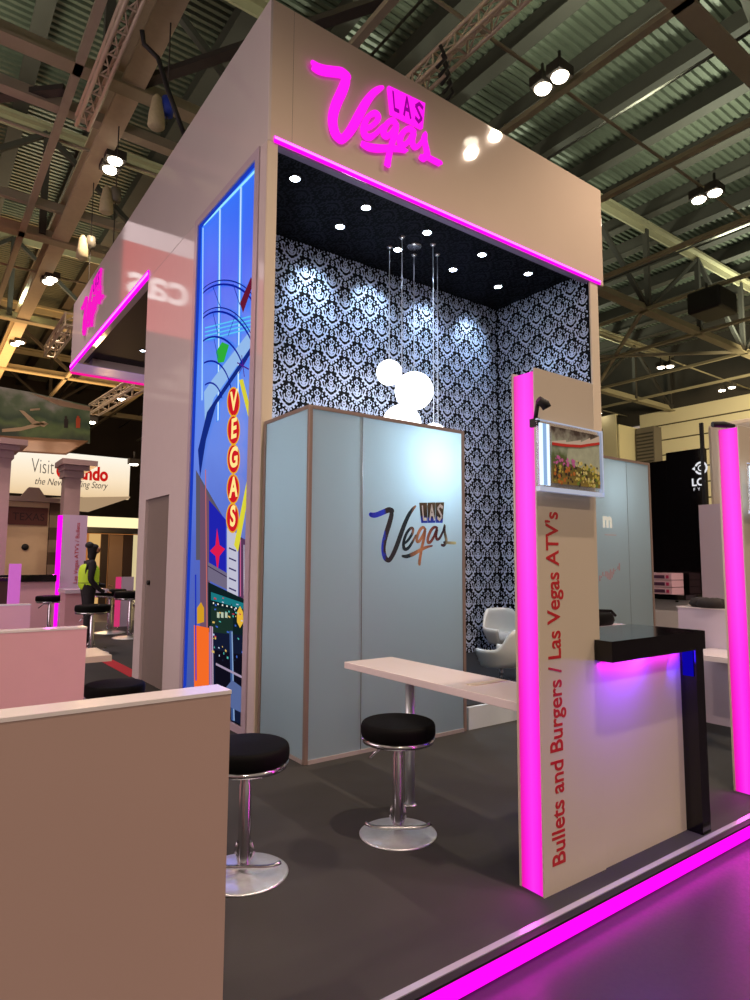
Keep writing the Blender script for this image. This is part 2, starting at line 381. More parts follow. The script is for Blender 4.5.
# ================================================================== TOWER
X0, X1, YF = 2.467, 7.78, 5.10          # left face, right end, front face
ZB, ZT = 5.47, 6.93                     # fascia bottom and top
FRONT = mat('tan_lit_fascia', (214, 196, 178), .045, noise=.03, nscale=2)  # white board with the warm hall light tinted into its colour
SIDE = mat('grey_white_fascia', (208, 198, 196), .06, noise=.03, nscale=2)
tw = thing('exhibition_tower', 'tall white exhibition stand tower with magenta edged fascia and open front', 'stand', (2.467, 5.1, 0))
MB().box(X0+.02, X1, YF, YF+.1, ZB, ZT).build('front_fascia', FRONT, tw, .012)
MB().box(X0, X0+.1, YF+.002, 14.2, ZB+.002, ZT-.002).build('side_fascia', SIDE, tw, .01)
MB().box(X0+.28, X1, 13.5, 14.2, ZB, ZT).build('rear_fascia', SIDE, tw)
MB().box(X1-.28, X1, YF+.28, 13.9, ZB, ZT).build('right_fascia', SIDE, tw)
# seams in the front fascia
MB().box(2.72, 2.722, YF-.001, YF, ZB+.05, ZT).build('seam', DARKTXT, tw)
# pink strip along fascia foot (front + opening of the side)
MB().box(X0+.06, X1-.1, YF-.02, YF-.001, ZB+.0, ZB+.06).build('light_strip', [PINK], tw)
MB().box(X0+.06, X1-.1, YF-.026, YF-.02, ZB+.03, ZB+.05).build('light_strip', [PINKHOT], tw)
MB().box(X0+.1, X1-.2, YF+.01, YF+.09, ZB-.012, ZB-.001).build('soffit_trim', LILAC, tw)
MB().box(X0-.02, X0-.002, 8.77, 14.15, ZB+.0, ZB+.13).build('light_strip', PINK, tw)
MB().box(X0-.026, X0-.02, 8.77, 14.15, ZB+.06, ZB+.095).build('light_strip', PINKHOT, tw)
MB().box(X0, 7.0, 14.16, 14.2, ZB-.05, ZB-.012).build('light_strip', PINKRED, tw)
MB().box(X0, 7.5, 13.5, 14.19, ZB-.012, ZB-.001).build('soffit_trim', mat('lit_lilac_soffit', (186, 165, 205), .3, emit=(186, 150, 210), es=.3), tw)  # LED spill on this soffit put in as emission
# posts
MB().box(X0+.002, X0+.105, YF, YF+.02, 0, ZB).build('corner_post', CREAM, tw)
MB().box(7.445, 7.63, YF, YF+.02, 0, ZB).build('corner_post', CREAM, tw)
# left side wall with the recess for the lightbox
LY0, LY1, LZ0, LZ1 = 5.345, 6.86, .07, 5.40
sw = MB().box(X0, X0+.1, YF+.02, LY0, 0, ZB).box(X0, X0+.1, LY1, 7.56, 0, ZB).box(X0, X0+.1, 8.5, 8.8, 0, ZB).box(X0, X0+.1, 7.56, 8.5, 2.33, ZB).box(X0, X0+.1, LY0, LY1, LZ1, ZB).box(X0, X0+.1, LY0, LY1, 0, LZ0)
sw.build('side_wall', mat('side_wall_gloss', (214, 200, 200), .06, noise=.03), tw)
MB().box(X0+.1, X1-.3, 8.7, 8.8, 0, ZB).build('partition', WHITE, tw)
# a door in the side wall
dr = MB().box(X0+.04, X0+.08, 7.56, 8.5, 0, 2.33).build('door', mat('taupe_door', (128, 116, 110), .4, noise=.05), tw)
MB().lathe([(.001, .0), (.03, 0), (.03, .03), (.001, .03)], (0, 0, 0), 16).build('lock', BLACKM, dr)
lk = dr.children[0]; lk.location = Vector((X0+.04, 8.33, 1.25)); lk.rotation_euler = (0, -PI/2, 0)
lk.location -= parent_loc(tw); 
for v in lk.data.vertices: v.co += parent_loc(tw)
# back walls with damask paper
def motif(put):
    """one damask motif; put(list of 2-D points) adds a flat polygon"""
    def disc(x, y, r, n=7): put([(x+r*math.cos(2*PI*k/n), y+r*math.sin(2*PI*k/n)) for k in range(n)])
    def stroke(pts, w0, w1=None):
        w1 = w1 or w0; n = len(pts)
        for i in range(n-1):
            a, b = Vector(pts[i]), Vector(pts[i+1]); d = (b-a).normalized(); nn = Vector((-d.y, d.x)); wa = w0+(w1-w0)*i/(n-1); wb = w0+(w1-w0)*(i+1)/(n-1)
            put([a-nn*wa/2, a+nn*wa/2, b+nn*wb/2, b-nn*wb/2])
    for s in (-1, 1):
        stroke([(0, -.15), (s*.04, -.13), (s*.085, -.095), (s*.118, -.05), (s*.145, .005), (s*.14, .03)], .028, .018)
        stroke([(s*.1, -.07), (s*.09, -.02), (s*.105, .02)], .014, .01)
        for (x, y, r) in ((.032, -.168, .015), (.072, -.138, .016), (.112, -.096, .016), (.142, -.045, .014), (.128, .045, .018), (.158, .03, .012), (.1, .035, .014), (.085, -.045, .011), (.055, -.105, .01)): disc(s*x, y, r)
        stroke([(0, -.085), (s*.034, -.07), (s*.06, -.035), (s*.066, .0), (s*.056, .015)], .022, .014)
        stroke([(0, -.02), (s*.03, .005), (s*.026, .04), (0, .07)], .02, .014)
        stroke([(0, .062), (s*.03, .075), (s*.046, .1), (s*.034, .122), (s*.018, .118)], .013, .01); disc(s*.078, .075, .014); disc(s*.074, .104, .009)
        disc(s*.036, -.035, .013)
    disc(0, -.045, .026); disc(0, .025, .016); disc(0, .135, .018); stroke([(0, .08), (0, .11)], .012)
    stroke([(0, -.16), (0, -.205)], .028, .014); disc(0, -.19, .018)
    for yy in (.2, .236):      # the little figure-of-eight between two motifs
        for k in range(8):
            a, b = 2*PI*k/8, 2*PI*(k+1)/8
            put([(.026*math.cos(a), yy+.02*math.sin(a)), (.026*math.cos(b), yy+.02*math.sin(b)), (.012*math.cos(b), yy+.008*math.sin(b)), (.012*math.cos(a), yy+.008*math.sin(a))])
def paper(mb, u0, u1, v0, v1, f, su=.205, sv=.478):
    """fill a rectangle with clipped motifs; f maps (u,v) to 3-D"""
    polys = []; motif(lambda p: polys.append([Vector(q) for q in p]))
    nu = int((u1-u0)/su)+3; nv = int((v1-v0)/sv)+3
    for i in range(-1, nu):
        for j in range(-1, nv):
            cu = u0+i*su+.08; cv = v0+j*sv+(.5*sv if i % 2 else 0)
            for p in polys:
                if all(u0 < cu+q.x < u1 and v0 < cv+q.y < v1 for q in p):
                    mb.poly([f(cu+q.x, cv+q.y) for q in p])
BLACKC = mat('black_ceiling_paper', (3, 3, 5), .6, spec=.1)
DARKP = mat('damask_ground', (4, 5, 12), .6, noise=.2, nscale=5, spec=.12)
LITEP = mat('damask_silver', (196, 208, 234), .4, noise=.12, nscale=9)
FAINTP = mat('damask_ceiling_print', (20, 23, 32), .5, noise=.1, spec=.15)
YB, XR, ZC = 6.84, 7.44, 5.62
mb = MB().box(X0+.1, XR+.1, YB, YB+.1, 0, ZC+.2); mb.cur = 1
paper(mb, X0+.1, XR, 0, ZC, lambda u, v: (u, YB-.002, v)); mb.build('wallpaper_wall', [DARKP, LITEP], tw)
mb = MB().box(XR, XR+.1, YF+.02, YB, 0, ZC+.2); mb.cur = 1
paper(mb, YF+.03, YB, 0, ZC, lambda u, v: (XR-.002, u, v)); mb.build('wallpaper_wall', [DARKP, LITEP], tw)
mb = MB().box(X0+.1, XR+.1, YF+.1, YB, ZC, ZC+.05); mb.cur = 1
paper(mb, X0+.12, XR, YF+.12, YB, lambda u, v: (u, v, ZC-.002)); mb.build('tower_ceiling', [BLACKC, FAINTP], tw)
MB().box(X0+.1, X1-.28, YB+.1, 13.9, ZC, ZC+.05).build('tower_ceiling', BLACKM, tw)
MB().box(X0+.1, X0+.105, YF+.28, YB, 0, ZC).build('inner_lining', DARKP, tw)
# plinth floor inside
MB().box(4.23, 7.44, 4.30, YB, 0, .2).build('plinth', mat('pale_plinth', (206, 214, 220), .4, noise=.05), tw)

MB().box(4.26, 7.44, 4.34, YB-.01, .2, .206).build('plinth_carpet', mat('dark_plinth_carpet', (24, 24, 28), .8), tw)
# ---- recessed cool spotlights in the tower ceiling
sl = [((295, 179), 'front row, far left'), ((366, 208), 'front row, second from left'), ((340, 227), 'back row, far left'), ((427, 233), 'front row, third from left'),
      ((398, 250), 'back row, behind the pendant cords'), ((453, 270), 'back row, right of the pendant cords'), ((482, 255), 'front row, fourth from left'), ((498, 287), 'back row, far right'), ((528, 274), 'front row, far right')]
for q, wh in sl:
    p = at(q[0], q[1], 2, ZC-.012)
    t = thing('recessed_spotlight', 'cool white recessed spotlight in tower ceiling, '+wh, 'spotlight', p)
    MB().lathe([(.052, 0), (.07, 0), (.07, .012), (.052, .012), (.052, 0)], p, 20).build('rim', CHROME, t)
    MB().lathe([(.001, .004), (.052, .004), (.052, .01), (.001, .01)], p, 20).build('lens', COOL, t)
    back = 'back' in wh
    light('spot_lamp', 'SPOT', (p[0], p[1], p[2]-.03), 95, (205, 228, 255), spot_size=math.radians(62 if back else 80), spot_blend=.8, shadow_soft_size=.03, aim=(p[0], p[1]+(.84 if back else .3), ZC-1.0 if back else 0))
p = at(143, 351, 2, ZC-.012); t = thing('recessed_spotlight', 'single cool spotlight in the dark ceiling of the side opening', 'spotlight', p)
MB().lathe([(.045, 0), (.08, 0), (.08, .012), (.045, .012), (.045, 0)], p, 20).build('rim', CHROME, t)
MB().lathe([(.001, .004), (.05, .004), (.05, .01), (.001, .01)], p, 20).build('lens', COOL, t)
light('spot_lamp', 'SPOT', (p[0], p[1], p[2]-.03), 200, (215, 230, 255), spot_size=math.radians(90), spot_blend=.7, shadow_soft_size=.03, aim=(p[0], p[1], 0))

# ---- pendant globes
gl = [((389.5, 247), 386.4, 372, 12.8, 'small upper left'), ((402, 237), 402, 424, 19.5, 'large low, partly behind cabinet'), ((414, 255), 413, 390.7, 19.2, 'largest middle'), ((433, 244.5), 434, 436, 13, 'low right, barely above cabinet edge'), ((437.3, 254.5), 441, 446, 12, 'lowest right')]
for cq, gx, gy, gr, wh in gl:
    c = at(cq[0], cq[1], 2, ZC); g = at(gx, gy, 1, c[1]); depth = (g-CAM).dot(fw); r = gr/FOC*depth
    t = thing('globe_pendant', 'glowing white globe pendant lamp, '+wh, 'pendant lamp', (c[0], c[1], g[2]))
    MB().ball((c[0], c[1], g[2]), r, 20).build('globe', GLOBE, t)
    MB().tube([(c[0], c[1], g[2]+r), (c[0], c[1], ZC-.02)], .006, 6).build('cord', mat('clear_cord', (200, 205, 215), .3), t)
    MB().lathe([(.001, -.03), (.02, -.028), (.045, -.004), (.045, 0), (.001, 0)], c, 16).build('ceiling_cap', CHROME, t)
p = at(414.4, 246, 2, ZC); t = thing('ceiling_rose', 'round chrome ceiling rose amid the pendant cords', 'ceiling rose', p)
MB().lathe([(.001, -.03), (.08, -.028), (.1, -.01), (.1, 0), (.001, 0)], p, 28).build('plate', CHROME, t)
light('globe_glow', 'POINT', (4.6, 5.45, 3.35), 32, (235, 242, 255), shadow_soft_size=.2)

# ---- the script logo (strokes traced on the fascia), used three times
def px_logo():
    f = lambda x, y: at(300+x/5, 50+y/5, 1, YF-.04)
    T = []
    def st(pts, ws): T.append(([(f(*p).x, f(*p).z) for p in pts], [w/5*.0122 for w in ws]))
    st([(68, 70), (95, 88), (130, 98), (175, 104), (212, 110), (236, 128)], [32, 38, 38, 38, 40, 40])
    st([(228, 118), (232, 150), (215, 200), (190, 255), (172, 310), (168, 360), (180, 410), (200, 436), (216, 440), (240, 420), (268, 380), (300, 320), (330, 265), (362, 220), (392, 196), (414, 186)],
       [30, 38, 42, 42, 40, 38, 38, 34, 34, 36, 38, 38, 36, 32, 26, 16])
    st([(322, 388), (352, 382), (386, 356), (396, 328), (380, 312), (354, 322), (332, 352), (322, 390), (330, 424), (356, 432), (388, 410), (416, 376)], [16, 20, 22, 22, 22, 22, 24, 26, 26, 24, 20, 14])
    st([(488, 372), (470, 350), (446, 358), (426, 388), (424, 418), (442, 426), (466, 404), (486, 376), (478, 420), (464, 465), (450, 520), (441, 575)], [18, 22, 24, 24, 24, 24, 20, 22, 24, 24, 24, 26])
    st([(312, 462), (345, 480), (390, 488), (440, 488), (490, 490), (536, 502)], [16, 28, 30, 26, 22, 12])
    st([(574, 404), (552, 390), (526, 402), (506, 436), (508, 466), (528, 470), (552, 446), (574, 410), (566, 450), (574, 478), (594, 478), (616, 450)], [18, 22, 24, 24, 24, 22, 20, 22, 22, 22, 20, 16])
    st([(616, 450), (630, 412), (628, 450), (636, 490), (640, 520), (624, 540), (604, 528)], [12, 14, 20, 24, 26, 24, 16])
    st([(622, 520), (650, 536), (680, 552), (704, 564)], [16, 20, 22, 22])
    tiles = [[(443, 178), (500, 205), (504, 338), (458, 316)], [(504, 207), (560, 234), (562, 366), (508, 340)], [(564, 236), (626, 266), (614, 392), (566, 368)]]
    Q = [[(f(*p).x, f(*p).z) for p in t] for t in tiles]
    xs_ = [p[0] for a, _ in T for p in a]; zs_ = [p[1] for a, _ in T for p in a]
    return T, Q, min(xs_), max(xs_), min(zs_), max(zs_)
LT, LQ, LX0, LX1, LZ_0, LZ_1 = px_logo()
def smooth_path(pts, ws, n=4):
    P = [Vector(p) for p in pts]; out = []; wo = []
    for i in range(len(P)-1):
        a, b, c, d = P[max(i-1, 0)], P[i], P[i+1], P[min(i+2, len(P)-1)]
        for k in range(n):
            t_ = k/n; out.append(.5*((2*b)+(c-a)*t_+(2*a-5*b+4*c-d)*t_*t_+(3*b-a-3*c+d)*t_**3)); wo.append(ws[i]+(ws[i+1]-ws[i])*t_)
    out.append(P[-1]); wo.append(ws[-1]); return out, wo
def logo(name, label, mp, depth, m_str, m_tile, m_let, loc, wk=1.0):
    """mp(u,v,d) maps logo coordinates (0..1, 0..1) and depth to 3-D"""
    t = thing(name, label, 'sign', loc)
    nrm = lambda p: ((p[0]-LX0)/(LX1-LX0), (p[1]-LZ_0)/(LZ_1-LZ_0))
    mb = MB()
    for i, (pts, ws) in enumerate(LT):
        P, W = smooth_path(pts, ws); L = []; R_ = []
        for k, p in enumerate(P):
            d = (P[min(k+1, len(P)-1)]-P[max(k-1, 0)]).normalized(); nn = Vector((-d.y, d.x))
            L.append(p+nn*W[k]*wk/2); R_.append(p-nn*W[k]*wk/2)
        for k in range(len(P)-1):
            quad = [L[k], L[k+1], R_[k+1], R_[k]]
            a = [Vector(mp(*nrm(q), 0)) for q in quad]; b = [Vector(mp(*nrm(q), depth+i*.0004)) for q in quad]
            mb.add(a+b, [(0, 1, 2, 3), (4, 5, 6, 7), (0, 1, 5, 4), (2, 3, 7, 6)])
        for e in (0, -1):
            n = 12; ctr = P[e]; ring = [ctr+Vector((math.cos(2*PI*k/n), math.sin(2*PI*k/n)))*W[e]*wk/2 for k in range(n)]
            mb.poly([mp(*nrm(q), depth+i*.0004) for q in ring])
    mb.build('script_lettering', m_str, t)
    for k, q in enumerate(LQ):
        mb = MB(); a = [Vector(mp(*nrm(p), 0)) for p in q]; b = [Vector(mp(*nrm(p), depth)) for p in q]
        mb.add(a+b, [(0, 1, 2, 3), (4, 5, 6, 7), (0, 1, 5, 4), (1, 2, 6, 5), (2, 3, 7, 6), (3, 0, 4, 7)]); tl = mb.build('letter_tile', m_tile, t)
        # letter from bars in tile coordinates
        def tp(u, v):
            p = Vector(q[0])*(1-u)*(1-v)+Vector(q[1])*u*(1-v)+Vector(q[2])*u*v+Vector(q[3])*(1-u)*v; return mp(*nrm(p), depth+.004)
        strokes = {0: [[(.32, .18), (.32, .82), (.78, .82)]], 1: [[(.2, .85), (.5, .15), (.8, .85)], [(.33, .6), (.67, .6)]], 2: [[(.8, .25), (.5, .15), (.22, .3), (.5, .5), (.78, .68), (.5, .85), (.2, .75)]]}[k]
        lm = MB()
        for s_ in strokes:
            for i in range(len(s_)-1):
                a2, b2 = Vector(s_[i]), Vector(s_[i+1]); d = (b2-a2).normalized(); nn = Vector((-d.y, d.x))*.075; a2 -= d*.04; b2 += d*.04
                lm.poly([tp(*(a2-nn)), tp(*(a2+nn)), tp(*(b2+nn)), tp(*(b2-nn))])
        lm.build('letter', m_let, tl)
    return t
logo('illuminated_sign', 'magenta glowing Las Vegas script sign on the front fascia', lambda u, v, d: (LX0+u*(LX1-LX0), YF-.003-d, LZ_0+v*(LZ_1-LZ_0)), .04,
     SIGNP, SIGNP, emat('sign_letter_shade', (190, 10, 190), .55), (LX0, YF, LZ_0))
# second sign on the side fascia, read from the aisle on the left (text runs towards the viewer)
yA, yB = 13.25, 11.45
zs0, zs1 = at(87, 334, 0, X0).z, at(102, 273, 0, X0).z
logo('illuminated_sign', 'magenta glowing Las Vegas script sign on the side fascia over the opening', lambda u, v, d: (X0-.003-d, yA+u*(yB-yA), zs0+v*(zs1-zs0)), .03,
     emat('side_sign_face', (255, 30, 200), .95), emat('side_sign_face', (255, 30, 200), .95), emat('sign_letter_shade', (190, 10, 190), .55), (X0, yB, 5.6), .75)

# ================================================================== LIGHTBOX
lb = thing('lightbox', 'tall backlit Las Vegas street scene poster in tower side wall', 'lightbox', (X0, LY0, LZ0))
PX = X0+.03
fr = MB(); w = .09
fr.box(X0-.015, X0+.06, LY0-w, LY0, LZ0-w, LZ1+w).box(X0-.015, X0+.06, LY1, LY1+w, LZ0-w, LZ1+w).box(X0-.015, X0+.06, LY0, LY1, LZ1, LZ1+w).box(X0-.015, X0+.06, LY0, LY1, LZ0-w, LZ0)
fr.build('frame', mat('frame_lilac_white', (190, 172, 186), .25), lb)
MB().box(PX, PX+.02, LY0, LY1, LZ0, LZ1).build('poster', ramp_mat('poster_sky', 2, 0, 5.4, [(0, (60, 80, 140)), (.3, (70, 95, 190)), (.5, (95, 130, 225)), (.68, (70, 130, 240)), (.85, (20, 90, 238)), (1, (30, 110, 245))], 1.0, .08), lb)
layer = [0]
def A(name, pts, col, s=.9, close=True):
    layer[0] += 1; xx = PX-.001-layer[0]*.0002
    q = [at(p[0], p[1], 0, xx) for p in pts]
    q = [Vector((v.x, min(max(v.y, LY0), LY1), min(max(v.z, LZ0), LZ1))) for v in q]
    MB().poly(q).build(name, emat('poster_%d_%d_%d' % col+str(s), col, s), lb)
def line(name, pts, wpx, col, s=.9):
    layer[0] += 1; xx = PX-.001-layer[0]*.0002; mb = MB()
    q = [at(p[0], p[1], 0, xx) for p in pts]; q = [Vector((min(max(v.y, LY0+.01), LY1-.01), min(max(v.z, LZ0+.01), LZ1-.01))) for v in q]
    hw = wpx*.5*.012
    for i in range(len(q)-1):
        d = (q[i+1]-q[i]); 
        if d.length < 1e-5: continue
        d.normalize(); n = Vector((-d.y, d.x))*hw; a, b = q[i]-d*hw*.3, q[i+1]+d*hw*.3
        mb.poly([(xx, *(a-n)), (xx, *(a+n)), (xx, *(b+n)), (xx, *(b-n))])
    mb.build(name, emat('poster_%d_%d_%d' % col+str(s), col, s), lb)
MB().box(PX-.03, PX, LY1-.012, LY1, LZ0, LZ1).box(PX-.03, PX, LY0, LY1, LZ1-.01, LZ1).build('lit_reveal', emat('blue_reveal', (34, 70, 215), .7), lb)  # poster glow on the recess sides put in as emission
def glow(pa, pb):
    line('tube_glow', [pa, pb], 8, (72, 132, 246), .95); line('tube_glow', [pa, pb], 5.5, (96, 158, 252), .95); line('tube_glow', [pa, pb], 3, (150, 200, 255), 1.0); line('tube_glow', [pa, pb], 1.3, (215, 235, 255), 1.15)
glow((220, 207), (218, 420)); glow((241, 186), (238, 400)); 
line('edge_glow', [(203, 228), (202, 400)], 2, (180, 225, 255), 1.1); line('edge_glow', [(204, 223), (256, 170)], 3, (150, 225, 255), 1.1)
# lower street scene
A('building', [(196, 470), (222, 515), (226, 535), (226, 560), (196, 560)], (120, 112, 130), .55)
A('building', [(200, 480), (210, 500), (210, 625), (200, 640)], (150, 110, 140), .5)
A('billboard', [(209, 500), (226, 520), (226, 575), (209, 565)], (36, 40, 190), .8)
A('billboard_star', [(217, 528), (219.5, 545), (225, 549), (219.5, 556), (217.5, 573), (215.5, 556), (210, 551), (215.5, 545)], (230, 30, 80), .9)
A('railing', [(208, 562), (232, 576), (232, 592), (208, 580)], (140, 130, 160), .6)
line('railing_line', [(208, 566), (232, 580)], .8, (60, 40, 90), .5)
A('sign_column', [(227, 528), (238, 534), (238, 602), (227, 598)], (205, 205, 225), .85)
for k in range(5): line('sign_mark', [(229, 548+k*10), (236, 551+k*10)], 1.2, (70, 60, 130), .5)
A('sign_column', [(238.5, 536), (246, 540), (246, 602), (238.5, 598)], (110, 70, 110), .6)
line('sign_mark', [(240.5, 540), (240.5, 596)], 1.3, (225, 110, 160), .9); line('sign_mark', [(244, 545), (244, 596)], 1, (235, 235, 250), .9)
A('facade', [(208, 582), (246, 600), (246, 640), (208, 632)], (24, 46, 50), .5)
A('awning', [(211, 592), (246, 604), (246, 610), (211, 600)], (30, 130, 140), .8)
A('shopfront', [(211, 606), (233, 610), (233, 640), (211, 634)], (36, 62, 52), .6)
for k in range(3): A('lit_window', [(217+4*k, 612), (219.5+4*k, 612.5), (219.5+4*k, 618), (217+4*k, 617.5)], (200, 215, 190), .8)
for k in range(7): line('shop_lamp', [(213+4.5*k, 603+k), (214+4.5*k, 603.3+k)], 1.2, (245, 240, 230), 1.1)
A('oval_sign', [(237, 612), (240, 606), (243, 612), (243.5, 622), (240, 628), (237, 622)], (240, 190, 60), .9)
A('street', [(211, 632), (247, 636), (247, 728), (211, 720)], (28, 36, 66), .55)
A('street_shadow', [(215, 650), (244, 655), (244, 690), (215, 690)], (24, 22, 40), .5)
line('street_glare', [(231, 632), (233, 722)], 6, (70, 100, 160), .7); line('street_glare', [(232, 632), (234, 722)], 2, (150, 180, 225), .8)
line('road_line', [(216, 664), (246, 679)], 1.8, (190, 170, 200), .7)
A('road_patch', [(224, 690), (232, 680), (246, 690), (246, 715), (226, 705)], (100, 120, 175), .7)
A('orange_hoarding', [(194, 625), (209, 628), (209, 712), (194, 705)], (250, 110, 40), .95)
line('lamp_column', [(210.5, 627), (211, 715)], 4.5, (200, 150, 190), .7); line('lamp_column', [(212.5, 627), (213, 715)], 1.6, (235, 205, 235), .8)
line('lamp_pole', [(205.5, 470), (207, 627)], 1.8, (225, 120, 110), .8)
line('blue_edge', [(195.5, 575), (196, 680)], 3, (30, 50, 200), .8)
A('yellow_bush', [(197, 608), (201, 602), (204, 608), (204, 622), (197, 624)], (230, 170, 40), .8)
rg2 = random.Random(11)
for k in range(46):
    qx, qy = rg2.uniform(212, 245), rg2.uniform(596, 660); line('street_light_speck', [(qx, qy), (qx+rg2.uniform(.4, 2.2), qy+rg2.uniform(0, 1.2))], rg2.uniform(.7, 1.8), rg2.choice([(240, 200, 110), (90, 200, 190), (220, 70, 90), (200, 215, 245), (70, 110, 210), (30, 40, 60)]), .8)
# canopy rings
def arc(p0, p1, p2, p3, wpx, col, s=.8):
    line('canopy_ring', [tuple((1-t_)**3*p0[i]+3*(1-t_)**2*t_*p1[i]+3*(1-t_)*t_*t_*p2[i]+t_**3*p3[i] for i in (0, 1)) for t_ in [k/14 for k in range(15)]], wpx, col, s)
A('beam_light', [(204, 392), (212, 380), (252, 328), (252, 345), (214, 398), (205, 425)], (150, 190, 240), .95)
A('beam_dark', [(198, 450), (207, 412), (252, 345), (252, 352), (216, 405), (206, 440), (200, 478)], (25, 50, 150), .7)
for k in range(4): line('cyan_band', [(205, 328+k*4), (252, 316+k*4)], 1.2, (90, 200, 245), 1.0)
A('green_lamp', [(216, 352), (222, 342), (229, 345), (224, 362), (218, 363)], (50, 180, 60), .9)
arc((203, 293), (215, 280), (240, 280), (254, 303), 1.7, (15, 35, 170)); arc((203, 289), (215, 276), (240, 276), (254, 297), 1, (10, 30, 150))
arc((203, 318), (215, 306), (238, 309), (252, 342), 1.7, (15, 35, 170)); arc((203, 314), (215, 302), (238, 305), (252, 336), 1, (10, 30, 150))
arc((203, 341), (215, 331), (234, 338), (243, 366), 1.7, (15, 35, 170)); arc((204, 363), (214, 357), (226, 364), (231, 388), 1.6, (15, 35, 170)); arc((205, 385), (212, 379), (219, 386), (222, 398), 1.5, (15, 35, 170))
for a, b in (((213, 287), (221, 309)), ((233, 284), (240, 305)), ((213, 313), (218, 334)), ((236, 313), (228, 336)), ((214, 339), (218, 358))): line('ring_strut', [a, b], 1, (30, 60, 190), .8)
A('red_arrow', [(240, 303), (251, 277), (253.5, 283), (243, 313)], (120, 30, 60), .7)
for k in range(6):
    a = k*PI/3+.3; line('starburst', [(243, 366), (243+6*math.cos(a), 366+11*math.sin(a))], 1.1, (90, 30, 150), .8)
A('yellow_band', [(239, 380), (243, 379), (251, 408), (251, 424), (247, 412)], (225, 215, 60), .9)
A('yellow_band', [(250, 470), (251, 496), (238, 552), (234, 545)], (230, 220, 60), .9)
for k, (cx_, cy_, ch) in enumerate(((233.5, 402, 'V'), (233.5, 430, 'E'), (233.5, 459, 'G'), (233.2, 489, 'A'), (232.5, 518, 'S'))):
    for rx, ry, col, s in ((6.6, 15.2, (235, 170, 40), .95), (5.6, 13.6, (215, 28, 40), .9)):
        A('vegas_oval', [(cx_+rx*math.cos(2*PI*i/20), cy_+ry*math.sin(2*PI*i/20)) for i in range(20)], col, s)
    layer[0] += 1; xx = PX-.003-layer[0]*.0002; c = at(cx_, cy_+7.5, 0, xx)
    text('vegas_letter', ch, .27, frame_m(c, (0, -1, 0), (0, 0, 1)), emat('poster_letter', (255, 225, 140), 1.1), lb, .0003, align='CENTER', offset=.008)
light('lightbox_glow', 'AREA', (X0-.03, 6.1, 2.9), 22, (90, 120, 255), shape='RECTANGLE', size=1.3, size_y=5, aim=(-3, 6.1, 2.9))

# ================================================================== FROSTED CABINETS
def frost_mat():
    m = bpy.data.materials.new('frosted_panel'); m.use_nodes = True; nt = m.node_tree; b = nt.nodes['Principled BSDF']
    b.inputs['Base Color'].default_value = S((186, 202, 208)); b.inputs['Roughness'].default_value = .35
    o = nt.nodes['Material Output']; tr = nt.nodes.new('ShaderNodeBsdfTranslucent'); tr.inputs['Color'].default_value = S((180, 204, 214))
    mx = nt.nodes.new('ShaderNodeMixShader'); mx.inputs[0].default_value = .6
    n = nt.nodes.new('ShaderNodeTexNoise'); n.inputs['Scale'].default_value = 1.5; bp = nt.nodes.new('ShaderNodeBump'); bp.inputs['Strength'].default_value = .05
    nt.links.new(n.outputs['Fac'], bp.inputs['Height']); nt.links.new(bp.outputs['Normal'], b.inputs['Normal'])
    nt.links.new(b.outputs[0], mx.inputs[1]); nt.links.new(tr.outputs[0], mx.inputs[2]); nt.links.new(mx.outputs[0], o.inputs['Surface'])
    return m
FROST = frost_mat()
def cabinet(x0, x1, y0, y1, h, label, seam):
    t = thing('glass_cabinet', label, 'cabinet', (x0, y0, 0)); w = .035
    MB().box(x0, x0+w, y0, y0+w, 0, h).build('corner_post', WOODALU, t, .006)
    MB().box(x1-w, x1, y0, y0+w, 0, h).build('corner_post', WOODALU, t, .006)
    MB().box(x0, x0+w, y1-w, y1, 0, h).build('corner_post', WOODALU, t)
    MB().box(x1-w, x1, y1-w, y1, 0, h).build('corner_post', WOODALU, t)
    MB().box(x0+w, x1-w, y0, y0+w, h-.03, h).build('top_rail', WOODALU, t)
    MB().box(x0, x0+w, y0+w, y1-w, h-.03, h).build('top_rail', WOODALU, t)
    MB().box(x1-w, x1, y0+w, y1-w, h-.03, h).build('top_rail', WOODALU, t)
    MB().box(x0+w, x1-w, y0, y0+w, 0, .03).box(x0, x0+w, y0+w, y1-w, 0, .03).build('bottom_rail', mat('pale_rail', (170, 160, 158), .4), t)
    pl = lambda a, b: MB().poly([(a[0], a[1], .03), (b[0], b[1], .03), (b[0], b[1], h-.03), (a[0], a[1], h-.03)])
    pl((x0+w, y0+.01), (seam-.003, y0+.01)).build('front_panel', FROST, t)
    pl((seam+.003, y0+.01), (x1-w, y0+.01)).build('front_panel', FROST, t)
    MB().box(seam-.003, seam+.003, y0+.012, y0+.024, .03, h-.03).build('panel_joint', DARKTXT, t)
    pl((x0+.01, y0+w), (x0+.01, y1-w)).build('side_panel', FROST, t)
    pl((x1-.01, y0+w), (x1-.01, y1-w)).build('side_panel', FROST, t)
    MB().box(x0+.01, x1-.01, y0+.02, y1-.01, h-.028, h-.01).build('spill_blocker', WHITE, t)  # unseen cover added to keep the inner light off the wallpaper
    MB().box(x0+.02, x1-.02, y1-.03, y1-.01, .03, h-.03).build('rear_panel', WHITE, t)
    return t
cabinet(2.49, 4.195, 4.287, 5.09, 2.78, 'frosted glass storage cabinet with Las Vegas logo, bronze frame, beside tower post', at(363, 500, 1, 4.287).x)
cabinet(6.0, 7.41, 4.287, 5.09, 2.78, 'frosted glass storage cabinet with small letter m, behind the black counter', at(628, 500, 1, 4.287).x)
light('cabinet_fill', 'POINT', (3.85, 4.75, 2.45), 32, (215, 238, 255), shadow_soft_size=.1)  # unseen fill light added inside, to glow through the frosted panels
